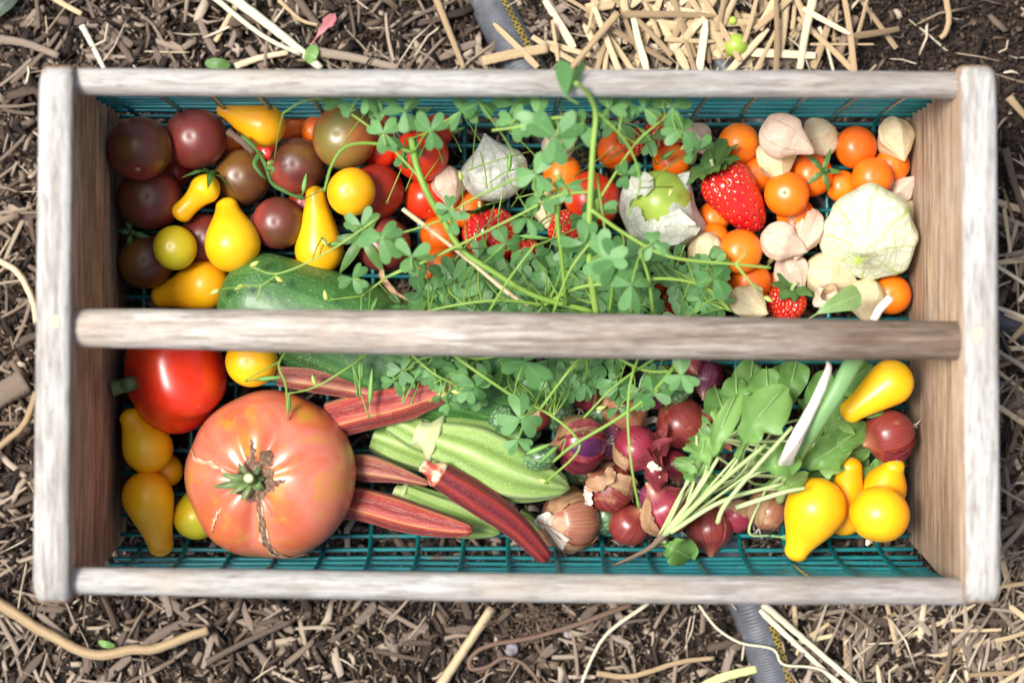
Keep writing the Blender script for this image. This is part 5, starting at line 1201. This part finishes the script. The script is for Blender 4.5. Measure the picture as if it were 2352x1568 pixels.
lathe(P(1516, 466, z+M(10)), (.1, .5, .6), prof, 40).obj('fruit', MAT['tomatillo'], o)
blade([P(1560, 560, z+.014), P(1555, 520, z+.022), P(1562, 480, z+.0245)], M(105), 'lance', .1, .05, 9, 14, seed=2, jag=.08).obj('husk_flap', MAT['husk'], o)
blade([P(1440, 500, z+.013), P(1450, 440, z+.020), P(1500, 408, z+.021)], M(56), 'arug', .15, .08, 7, 14, seed=4, jag=.12).obj('husk_flap', MAT['husk'], o)
o, c, rr, a = H(1996, 540, 112, -.30, .50, .82, 'huskgreen', 'giant pale green-white tomatillo husk against the lit end board', asp=.95, ribs=8, amp=.035, name='tomatillo', cat='tomatillo', group='tomatillos', crump=.03, tip=-.12, lift=.0)
# star-shaped hole with the fruit showing
V = [P(1970, 598, c[2]+rr*.93)]; 
for i in range(12):
    t = 2*np.pi*i/12+.25; q = (M(30) if i % 2 == 0 else M(9))*(1.1 if i in (0, 4, 6) else .75); V.append(V[0]+np.array([math.cos(t)*q, math.sin(t)*q*.8, -q*.30+.0004]))
V[0] = V[0]+[0, 0, .0006]
Geo().add(V, [(0, 1+i, 1+(i+1) % 12) for i in range(12)]).obj('husk_opening', MAT['tomatillo'], o, smooth=False)

strawberry(1127, 540, 66, (.35, .9), -.1, 'large strawberry under clover stems in the middle of the upper half', asp=1.05, leaves=7, lift=.004)
strawberry(1211, 590, 42, (.3, .9), .1, 'dark small strawberry right of the large clover-covered one', asp=1.1, calyx=False)
strawberry(1300, 525, 44, (.8, .3), .1, 'dark strawberry in shadow below the yellow ground cherry husk', asp=1.1, calyx=False)
strawberry(1527, 300, 46, (.2, .9), .1, 'dark red strawberry at the far mesh wall under clover leaves', asp=1.15, calyx=False)
strawberry(1455, 325, 34, (-.2, .9), .1, 'small dark strawberry next to an orange tomato at the far mesh wall', asp=1.1, calyx=False)
strawberry(1500, 618, 48, (.2, .9), .1, 'strawberry under clover just below the open tomatillo husk', asp=1.15, leaves=5, lift=.004)
strawberry(1545, 695, 38, (.3, .9), .1, 'strawberry half under the handle amid clover leaves', asp=1.1, calyx=False)
strawberry(1806, 697, 48, (-.2, .7), -.65, 'small strawberry with its green calyx up, just above the handle', asp=1.05, leaves=8, leafL=.012, lift=.0)
big = strawberry(1674, 430, 64, (.62, .78), -.34, 'big bright red strawberry with a leafy green top, pointing down to the orange tomatoes', asp=2.0, leaves=12, leafL=.021, lift=.006)

# twigs and vine on dark tomatoes
def vine(name, pts, r, mat, label, cat, rad_end=None):
    q = spline([P(*p) for p in pts], 6); g = sweep(q, np.linspace(M(r), M(rad_end or r), len(q)), n=8, mod=lambda th, tt: 1+.15*np.sin(2*th+20*tt))
    return tag(g.obj(name, MAT[mat]), label, cat)
vine('twig', [(524, 302, .07), (555, 325, .072), (582, 350, .070)], 8, 'twig', 'brown dry twig between a dark tomato and the yellow pear tomato', 'twig')
v = vine('tomato_vine', [(556, 312, .072), (590, 345, .078), (610, 380, .085), (625, 420, .082), (665, 445, .080), (695, 455, .078)], 4.5, 'calyx', 'curly dark green tomato vine draped between two dark tomatoes', 'vine')
for p in ([(600, 350, .08), (585, 375, .086), (600, 400, .086), (612, 410, .083)], [(610, 385, .086), (628, 388, .09), (622, 400, .088)]):
    q = spline([P(*x_) for x_ in p], 5); sweep(q, np.linspace(M(7), M(3), len(q)), n=8, flat=.4).obj('sepal', MAT['calyx'], v)
vine('straw_stalk', [(925, 480, .092), (1010, 545, .094), (1080, 600, .094), (1170, 675, .092), (1215, 700, .090)], 5, 'straw', 'jointed dry straw stem lying across the tomatoes under clover', 'straw')
blade([P(875, 612, .085), P(880, 640, .090), P(905, 670, .088), P(940, 690, .086)], M(14), 'lance', .5, .3, 5, 16, jag=.2).obj('dry_leaf', MAT['peeltan'])
tag(bpy.data.objects['dry_leaf'], 'shrivelled brown leaf curling on the cucumber', 'leaf')
# leaves near the right end above the handle
tag(blade([P(1845, 740, .092), P(1890, 712, .096), P(1940, 690, .094), P(1978, 676, .088)], M(74), 'spoon', .12, .02, 9, 18, seed=1).obj('basil_leaf', MAT['basil']), 'pale green flat leaf beside the small strawberry at the handle', 'leaf')
bl = sweep(spline([P(2005, 735, .10), P(2020, 712, .104), P(2045, 682, .108)], 5), M(9), n=10, flat=.5, mod=lambda th, tt: 1+.15*np.sin(3*th+8*tt)); tag(bl.obj('dry_stalk', MAT['drywhite']), 'white dry stalk tip poking up from under the handle', 'stalk')

# ---- salad bunches -------------------------------------------------------------------
def salad(root, rz, leaves, label, taproot=None):
    c = P(*root, rz); e = empty('salad_plant', (c[0], c[1], FLOOR), label, 'salad plant', 'uprooted salad plants')
    for (mid, s, t, zt, w, shape, ruf, fold) in leaves:
        a = c+rng.normal(0, .0008, 3); b = P(*s, zt[0]); d = P(*t, zt[1]); m = (a+b)/2+[0, 0, .004]
        if mid: m = P(*mid, (rz+zt[0])/2+.003)
        q = spline([a, m, b], 6); st = sweep(q, np.linspace(M(3.8), M(2.8), len(q)), n=8, flat=.7).obj('leaf_stalk', MAT['greenstem'], e)
        mm = (b+d)/2+[0, 0, .005+rng.uniform(0, .004)]; dd = (d-b); pp = np.cross(dd, [0, 0, 1]); mm += pp*rng.uniform(-.08, .08)
        g = blade([b, b+(mm-b)*.5+[0, 0, .002], mm, d+[rng.normal(0, .002), rng.normal(0, .002), -.003]], M(w)*rng.uniform(.82, .98), shape, fold+rng.uniform(0, .15), ruf+.05, 13, 34, seed=w+rng.uniform(0, 6))
        sweep(spline([b, mm+[0, 0, -.0006], d], 5), np.linspace(M(3.2), M(1), 11), n=6, flat=.5, geo=g, mi=1)
        g.obj('leaf', [MAT['green'], MAT['midrib']], e)
    if taproot: 
        q = spline([P(*p) for p in taproot], 6); sweep(q, np.linspace(M(8), M(3), len(q)), n=10, mod=lambda th, tt: 1+.1*np.sin(9*tt+th)).obj('root', MAT['twig' if True else 'straw'], e)
    return e
salad((1660, 1010), .055, [
  (None, (1700, 960), (1690, 850), (.055, .060), 74, 'arug', .05, .1),
  (None, (1740, 960), (1760, 840), (.060, .068), 96, 'arug', .05, .15),
  (None, (1790, 930), (1830, 830), (.060, .070), 110, 'spoon', .04, .15),
  (None, (1850, 960), (1900, 860), (.058, .064), 90, 'spoon', .05, .1),
  (None, (1880, 1010), (1960, 930), (.056, .060), 90, 'arug', .06, .1),
  (None, (1870, 1050), (1990, 985), (.054, .058), 84, 'spoon', .06, .15),
  (None, (1800, 1060), (1960, 1030), (.052, .058), 100, 'arug', .06, .1)],
  'spread salad plant underneath, its broad leaves fanning out below the handle')
salad((1700, 1090), .034, [
  (None, (1690, 1000), (1640, 880), (.040, .042), 90, 'arug', .08, .1), (None, (1720, 960), (1730, 820), (.042, .046), 100, 'arug', .08, .12),
  (None, (1650, 1050), (1590, 950), (.036, .04), 60, 'arug', .08, .1), (None, (1660, 1110), (1550, 1050), (.036, .042), 60, 'spoon', .08, .1), (None, (1730, 1110), (1850, 1140), (.036, .036), 70, 'arug', .08, .1),
  (None, (1690, 1050), (1720, 970), (.044, .05), 56, 'arug', .08, .1), (None, (1720, 1080), (1800, 1010), (.044, .05), 66, 'spoon', .08, .1), (None, (1640, 1090), (1600, 1150), (.034, .034), 60, 'spoon', .08, .1),
  (None, (1780, 980), (1800, 850), (.042, .046), 110, 'spoon', .06, .12), (None, (1820, 1000), (1900, 900), (.044, .05), 110, 'arug', .08, .1),
  (None, (1840, 1060), (1960, 960), (.042, .048), 110, 'spoon', .06, .1), (None, (1860, 1090), (2010, 1070), (.038, .04), 100, 'arug', .06, .1),
  (None, (1900, 960), (1990, 830), (.044, .05), 100, 'spoon', .06, .1), (None, (1960, 1100), (2075, 1030), (.036, .04), 90, 'spoon', .06, .1)],
  'lowest salad plant, its crowded shaded leaves filling the gap beside the shallots')
salad((1765, 1120), .050, [
  (None, (1850, 1090), (2000, 1030), (.046, .046), 76, 'spoon', .04, .15),
  (None, (1900, 1110), (2085, 1070), (.040, .040), 60, 'spoon', .05, .2),
  (None, (1810, 1080), (1960, 1000), (.060, .064), 84, 'arug', .05, .15),
  ((1720, 1220), (1770, 1230), (1860, 1222), (.040, .034), 36, 'spoon', .05, .2),
  ((1850, 1040), (1930, 960), (2040, 910), (.058, .060), 80, 'spoon', .05, .15)],
  'salad plant with dark narrow leaves reaching toward the coppery shallot')
salad((1510, 1240), .070, [
  ((1575, 1160), (1625, 1080), (1690, 905), (.094, .102), 74, 'spoon', .03, .28),
  ((1600, 1150), (1690, 1050), (1800, 890), (.090, .100), 118, 'arug', .03, .10),
  ((1590, 1160), (1640, 1040), (1655, 960), (.088, .092), 30, 'lance', .03, .3),
  ((1560, 1140), (1585, 1100), (1578, 1070), (.086, .088), 62, 'spoon', .05, .1),
  ((1560, 1150), (1590, 1070), (1620, 1010), (.084, .090), 74, 'arug', .08, .1),
  ((1620, 1160), (1730, 1080), (1830, 1030), (.086, .088), 92, 'arug', .05, .1),
  ((1640, 1160), (1760, 1120), (1850, 1095), (.078, .076), 46, 'arug', .05, .1),
  ((1530, 1245), (1512, 1246), (1585, 1275), (.060, .056), 112, 'spoon', .06, .1),
  ((1600, 1090), (1640, 990), (1660, 940), (.080, .086), 60, 'arug', .05, .1)],
  'topmost salad plant, its thin pale stems fanning out from one root by the mesh',
  taproot=[(1530, 1222, .074), (1500, 1252, .070), (1460, 1275, .062), (1405, 1300, .055)])
o = bpy.data.objects['salad_plant.002'] if 'salad_plant.002' in bpy.data.objects else None
for pts, r in (([(1648, 1200, .094), (1665, 1160, .100), (1730, 1080, .106), (1820, 980, .106)], 6), ([(1690, 1165, .084), (1800, 1130, .09), (1850, 1120, .088)], 6), ([(1530, 1225, .080), (1640, 1120, .094), (1760, 1020, .092)], 7), ([(1540, 1222, .082), (1660, 1150, .09), (1800, 1110, .086)], 6), ([(1525, 1228, .08), (1600, 1130, .09), (1650, 1050, .094)], 6), ([(1535, 1220, .078), (1610, 1110, .088), (1640, 1000, .092)], 4), ([(1540, 1215, .078), (1650, 1110, .086), (1720, 1020, .09)], 4), ([(1560, 1200, .074), (1680, 1120, .08), (1790, 1060, .082)], 4), ([(1600, 1150, .07), (1700, 1090, .074), (1760, 980, .08)], 4), ([(1570, 1180, .08), (1600, 1080, .088), (1600, 1000, .09)], 4)):
    q = spline([P(*p) for p in pts], 6); sweep(q, np.linspace(M(r), M(r*.7), len(q)), n=8).obj('leaf_stalk', MAT['greenstem'], o)

# ---- wood sorrel ---------------------------------------------------------------------
HALF = [(.0, .0), (.13, .10), (.30, .30), (.45, .54), (.52, .76), (.47, .93), (.34, 1.02), (.20, 1.01), (.08, .93), (.0, .84)]
def leaflet(g, o, d, nrm, L, fold, curl):
    s = np.cross(d, nrm); k = len(HALF)
    mids = [.84*i/(k-1) for i in range(k)]; W = .98
    for sg in (-1, 1):
        V = []
        for i, (x_, y_) in enumerate(HALF):
            for u in (0, .5, 1):
                px_ = x_*u*W; py_ = mids[i]*(1-u)+y_*u
                V.append(o+d*py_*L+s*sg*px_*L*math.cos(fold)+nrm*(-abs(px_)*math.sin(fold)*L-curl*py_**2*L))
        f = []
        for i in range(k-1):
            for j in (0, 1): f.append((i*3+j, i*3+j+1, (i+1)*3+j+1, (i+1)*3+j))
        g.add(V, f, [(u, 0, y_) for (x_, y_) in HALF for u in (0, .5, 1)], [u+.2 for _h in HALF for u in (0, .5, 1)])
def clover_leaf(par, base, tip, L, yaw, nrm, fold=.35):
    g = Geo(); mid = (np.asarray(base)+tip)/2+[rng.normal(0, .002), rng.normal(0, .002), .004]
    sweep(spline([base, mid, tip], 5), .00042, n=5, geo=g, mi=1)
    nrm = np.array(nrm, float); nrm /= np.linalg.norm(nrm); x = np.array([math.cos(yaw), math.sin(yaw), 0]); x -= nrm*np.dot(x, nrm); x /= np.linalg.norm(x); y = np.cross(nrm, x)
    cl = rng.uniform(-.05, .45)
    for i in range(3):
        a = 2*np.pi*i/3+rng.normal(0, .12); leaflet(g, tip, x*math.cos(a)+y*math.sin(a), nrm, L*rng.uniform(.88, 1.08), max(.05, fold+rng.normal(0, .15)), cl)
    return g.obj('leaf', [MAT['clover'], MAT['cstem']], par)
def sorrel(label, stems, leaves_px, pods=(), buds=(), dens=None):
    p0 = P(*stems[0][0][0][:2], FLOOR); e = empty('wood_sorrel', p0, label, 'wood sorrel', 'wood sorrel sprigs'); S = []
    for pts, r0, r1 in stems:
        q = spline([P(*p) for p in pts], 7); S.append(q); sweep(q, np.linspace(M(r0), M(r1), len(q)), n=8).obj('stem', MAT['cstem'], e)
    A = np.concatenate(S)
    def near_stem(p):
        d = np.linalg.norm(A-p, axis=1)+rng.uniform(0, .012, len(A)); return A[d.argmin()]
    for (px, py, L, *rest) in leaves_px:
        x, y, _ = P(px, py, .09); z = rest[0] if rest and rest[0] else min(.128, max(topz(x, y)+rng.uniform(.004, .016), .062))
        tip = P(px, py, z); b = near_stem(tip)
        clover_leaf(e, b, tip, M(L), rest[1] if len(rest) > 1 else rng.uniform(0, 6.28), (rng.normal(0, .28), rng.normal(0, .28), 1), rng.uniform(.1, .6))
    for (px, py, ang, L) in pods:
        x, y, _ = P(px, py, .09); z = min(.13, topz(x, y)+.014); c = P(px, py, z); d = np.array([math.cos(ang), math.sin(ang), .1])*M(L)
        g = Geo(); sweep(spline([near_stem(c), c-d*.9+[0, 0, .002], c-d*.5], 4), .0004, n=5, geo=g)
        q = np.array([c-d*.5+d*t for t in np.linspace(0, 1, 9)]); sweep(q, M(6)*np.array([.4, .8, 1, 1, .95, .85, .65, .4, .1]), n=6, geo=g); g.obj('seed_pod', MAT['pod'], e)
    for (px, py) in buds:
        x, y, _ = P(px, py, .09); z = min(.13, topz(x, y)+.012); c = P(px, py, z); g = Geo(); b = near_stem(c); ang = rng.uniform(0, 6.28)
        sweep(spline([b, (b+c)/2+[0, 0, .004], c], 4), .00038, n=5, geo=g, mi=1); d = np.array([math.cos(ang), math.sin(ang), .2])*M(24)
        sweep(np.array([c+d*t for t in np.linspace(0, 1, 7)]), M(6)*np.array([.4, .9, 1, 1, .8, .5, .1]), n=7, geo=g); g.obj('flower_bud', [MAT['bud'], MAT['cstem']], e)
    return e
def scat(n, box, L, cond=lambda x, y: True):
    out = []
    while len(out) < n:
        px, py = rng.uniform(box[0], box[2]), rng.uniform(box[1], box[3])
        if cond(px, py): out.append((px, py, rng.uniform(*L)))
    return out
sorrel('hairy thick-stemmed sorrel sprig running from the far mesh wall down across the strawberries', [
  ([(945, 318, .100), (958, 385, .104), (985, 450, .104), (1018, 505, .100), (1062, 575, .098), (1130, 622, .098), (1230, 680, .094), (1360, 715, .09)], 8, 6),
  ([(1018, 500, .10), (1100, 450, .106), (1250, 380, .11), (1340, 330, .116)], 3, 2.5),
  ([(985, 430, .104), (900, 340, .108), (860, 300, .108), (760, 235, .112), (700, 232, .112), (650, 260, .106)], 3, 2),
  ([(1060, 560, .10), (970, 600, .10), (900, 630, .10), (830, 680, .09)], 3, 2),
  ([(1018, 505, .102), (940, 530, .104), (870, 545, .106), (830, 520, .104)], 2.5, 2),
  ([(1360, 715, .09), (1130, 820, .082), (1000, 800, .082)], 4, 3),
  ([(950, 350, .104), (860, 330, .108), (795, 337, .110), (762, 380, .11), (745, 440, .106)], 4, 3),
  ([(870, 500, .108), (750, 580, .108), (640, 628, .104), (575, 612, .10)], 2.6, 1.8), ([(640, 628, .104), (600, 655, .10), (560, 655, .10)], 2, 1.6), ([(600, 655, .10), (590, 690, .10)], 2, 1.6)],
  [(870, 230, 40, .118), (990, 300, 44, .118), (930, 255, 42, .12), (840, 215, 40, .122), (780, 235, 38, .115), (880, 305, 42, .115), (1060, 255, 40, .12), (1030, 480, 34, .108), (960, 270, 44), (1100, 235, 40, .122), (1180, 240, 44, .118), (930, 345, 40),
   (875, 545, 52, .112), (945, 590, 50, .112), (830, 520, 44, .108), (1045, 505, 34, .108), (810, 640, 36, .10), (1020, 650, 44), (980, 690, 40), (1060, 660, 50), (1100, 700, 46), (920, 700, 34), (1160, 560, 40, .112), (1150, 640, 38)],
  pods=[(768, 560, .2, 30), (700, 420, 1.4, 44), (860, 700, 1.2, 40), (830, 850, 1.5, 50), (1050, 300, .4, 40)], buds=[(675, 250), (575, 612), (560, 655), (505, 665), (650, 650), (740, 545), (1170, 300), (750, 690), (1085, 705), (630, 370)])
sorrel('upright light-green sorrel sprig that rises above the far rail', [
  ([(1370, 720, .09), (1358, 640, .104), (1352, 560, .112), (1356, 450, .122), (1362, 340, .13), (1368, 260, .136), (1350, 215, .148), (1322, 190, .158)], 8, 5),
  ([(1360, 300, .13), (1290, 270, .13), (1200, 290, .128), (1130, 300, .124)], 4, 3),
  ([(1358, 440, .122), (1280, 450, .12), (1200, 490, .115), (1120, 530, .112), (1000, 590, .108), (880, 640, .10)], 3.4, 2.4),
  ([(1355, 480, .12), (1440, 540, .118), (1540, 590, .116), (1690, 607, .114), (1770, 615, .112)], 4.5, 3),
  ([(1690, 607, .114), (1725, 650, .114), (1742, 665, .112)], 3.4, 2), ([(1690, 607, .114), (1715, 580, .112)], 3.4, 2),
  ([(1365, 250, .136), (1440, 330, .128), (1470, 420, .12), (1440, 500, .116)], 3, 2),
  ([(1352, 500, .115), (1400, 420, .118), (1460, 330, .118), (1540, 260, .116)], 3, 2)],
  [(1275, 315, 60, .134), (1180, 280, 42, .128), (1235, 265, 42, .13), (1330, 300, 44, .132), (1420, 280, 42), (1480, 250, 44, .12), (1545, 245, 44, .118), (1570, 300, 46, .116), (1500, 320, 38), (1440, 230, 40, .122),
   (1230, 400, 48, .124), (1240, 450, 46, .118), (1210, 500, 44, .116), (1300, 430, 36, .12), (1375, 480, 40, .116), (1400, 250, 40, .13), (1385, 590, 58, .122), (1415, 600, 60, .122), (1450, 655, 54, .12), (1340, 560, 50, .118), (1280, 610, 44), (1340, 640, 44), (1440, 400, 34, .118), (1600, 345, 40, .11)],
  pods=[(1230, 545, -.1, 70), (1230, 650, 1.6, 60), (1420, 370, .3, 50), (1170, 370, 1.5, 44), (1330, 660, .6, 56), (1535, 355, .6, 40), (1485, 310, 2.2, 44)], buds=[(1240, 205), (1280, 210), (1300, 235), (1405, 195), (1215, 655), (1140, 570), (1060, 415), (1400, 465), (1780, 590), (1755, 680), (1545, 430), (1580, 330)])
sorrel('leafy sorrel sprig massed just above the handle', [
  ([(1250, 700, .088), (1330, 660, .10), (1430, 650, .106), (1530, 640, .106), (1620, 660, .102), (1680, 715, .096)], 4.5, 3),
  ([(1250, 700, .088), (1150, 690, .098), (1050, 700, .096), (960, 720, .092)], 4, 3),
  ([(1285, 400, .116), (1280, 500, .114), (1290, 590, .108), (1300, 700, .096)], 5.5, 4.5),
  ([(1400, 715, .1), (1410, 610, .112), (1395, 560, .114), (1370, 400, .12)], 3, 2.5),
  ([(1270, 720, .10), (1310, 620, .114), (1370, 540, .118)], 3, 2.5),
  ([(1120, 720, .1), (1170, 640, .112), (1230, 560, .116)], 2.6, 2.2),
  ([(1500, 720, .10), (1490, 640, .112), (1470, 580, .116)], 4, 3),
  ([(1450, 720, .10), (1440, 660, .11), (1400, 600, .116)], 3, 3)],
  scat(54, (950, 610, 1420, 740), (36, 56))+scat(34, (1380, 580, 1640, 740), (34, 54), lambda x, y: y > 590)+[(1610, 690, 44), (1560, 660, 40), (1640, 640, 44, .108), (1650, 700, 36), (1100, 590, 38), (1170, 610, 42), (1230, 590, 36), (1300, 570, 40), (1500, 560, 36, .118), (1340, 500, 36)],
  pods=[(1180, 560, .8, 40), (1290, 690, 1.2, 44), (1080, 640, 2.0, 40)], buds=[(1010, 660), (1090, 690), (1190, 610)])
sorrel('leafy sorrel sprig trailing below the handle over okra and shallots', [
  ([(1020, 800, .09), (1090, 850, .096), (1180, 910, .092), (1260, 950, .086), (1320, 1000, .094), (1325, 1040, .096), (1250, 1110, .086)], 4, 2.4),
  ([(1350, 800, .088), (1300, 860, .096), (1240, 940, .09)], 4, 3), ([(1580, 800, .09), (1500, 900, .098), (1420, 960, .1), (1320, 1020, .098), (1270, 1060, .09)], 5, 3.2),
  ([(1475, 800, .09), (1450, 870, .098), (1442, 960, .102), (1452, 1080, .104), (1468, 1168, .096)], 3.2, 2.6),
  ([(1380, 800, .088), (1480, 850, .09), (1570, 850, .09)], 4, 3), ([(1540, 800, .088), (1420, 880, .094), (1340, 960, .094)], 3, 2.5),
  ([(860, 800, .09), (790, 850, .092), (720, 890, .09), (655, 905, .09)], 2.6, 2), ([(655, 808, .098), (640, 840, .10), (655, 880, .10), (662, 935, .098)], 2.6, 2),
  ([(930, 800, .09), (1000, 860, .094), (1090, 900, .09)], 3, 2)],
  scat(42, (900, 825, 1540, 905), (30, 50), lambda x, y: y < 905-.1*abs(x-1250)+20)+[(1205, 830, 62, .098), (1195, 960, 50, .098), (1075, 880, 46, .094), (1565, 862, 40, .104), (1500, 900, 40, .1), (1280, 900, 50), (1210, 905, 44), (1190, 1010, 34, .088), (1040, 870, 34), (1260, 870, 40), (1340, 880, 40), (1420, 890, 36), (1420, 935, 34), (1010, 910, 24, .092), (1030, 925, 24, .092)],
  pods=[(852, 885, 1.5, 80), (825, 855, 1.5, 60), (663, 925, 1.5, 40), (620, 868, .1, 60), (1238, 1030, .4, 60), (1258, 1045, -2.4, 60), (930, 870, 1.5, 60)], buds=[(1060, 900), (1030, 905), (1170, 850), (1330, 880), (1370, 900), (1370, 940), (720, 860), (1260, 1110), (1170, 985), (1090, 915)])

# the single folded leaflet that stands above the far rail, and thin criss-crossing stalks
e = next(o for o in bpy.data.objects if o.get('label', '').startswith('upright light-green'))
g = Geo(); t0 = P(1300, 222, .150); t1 = P(1322, 160, .163); d = (t1-t0); L_ = np.linalg.norm(d)/.95; d /= np.linalg.norm(d)
nr = np.cross(d, [.9, .35, 0]); nr = np.array([.35, -.25, .9]); nr -= d*np.dot(nr, d); nr /= np.linalg.norm(nr); leaflet(g, t0, d, nr, L_, .55, .1)
sweep(spline([P(1330, 240, .146), t0-[0, 0, .001], t0], 4), .0005, n=6, geo=g, mi=1); g.obj('leaf', [MAT['clover'], MAT['cstem']], e)
for lab, box, n_ in (('leafy sorrel sprig massed', (1000, 480, 1600, 720), 34), ('leafy sorrel sprig trailing', (900, 825, 1560, 930), 18), ('upright light-green', (1150, 260, 1560, 560), 16), ('hairy thick-stemmed', (830, 240, 1150, 420), 12)):
    e = next(o for o in bpy.data.objects if o.get('label', '').startswith(lab)); g = Geo()
    for i in range(n_):
        px, py = rng.uniform(box[0], box[2]), rng.uniform(box[1], box[3]); an = rng.choice([rng.normal(-.45, .25), rng.normal(1.3, .4), rng.normal(-1.1, .3)]); h = rng.uniform(35, 95)
        
        if 1430 < px+math.cos(an)*h*.6 < 1640 and 370 < py+math.sin(an)*h*.6 < 600: continue
        a_, b_ = (px-math.cos(an)*h, py-math.sin(an)*h), (px+math.cos(an)*h, py+math.sin(an)*h)
        zz = [min(.126, topz(*P(*q_, .09)[:2])+rng.uniform(.006, .016)) for q_ in (a_, (px, py), b_)]; zz = [max(z_, max(zz)-.02) for z_ in zz]
        sweep(spline([P(*a_, zz[0]), P(px+rng.normal(0, 4), py+rng.normal(0, 4), zz[1]), P(*b_, zz[2])], 6), .00042, n=5, geo=g)
    g.obj('thin_stalks', MAT['cstem'], e)['kind'] = 'stuff'
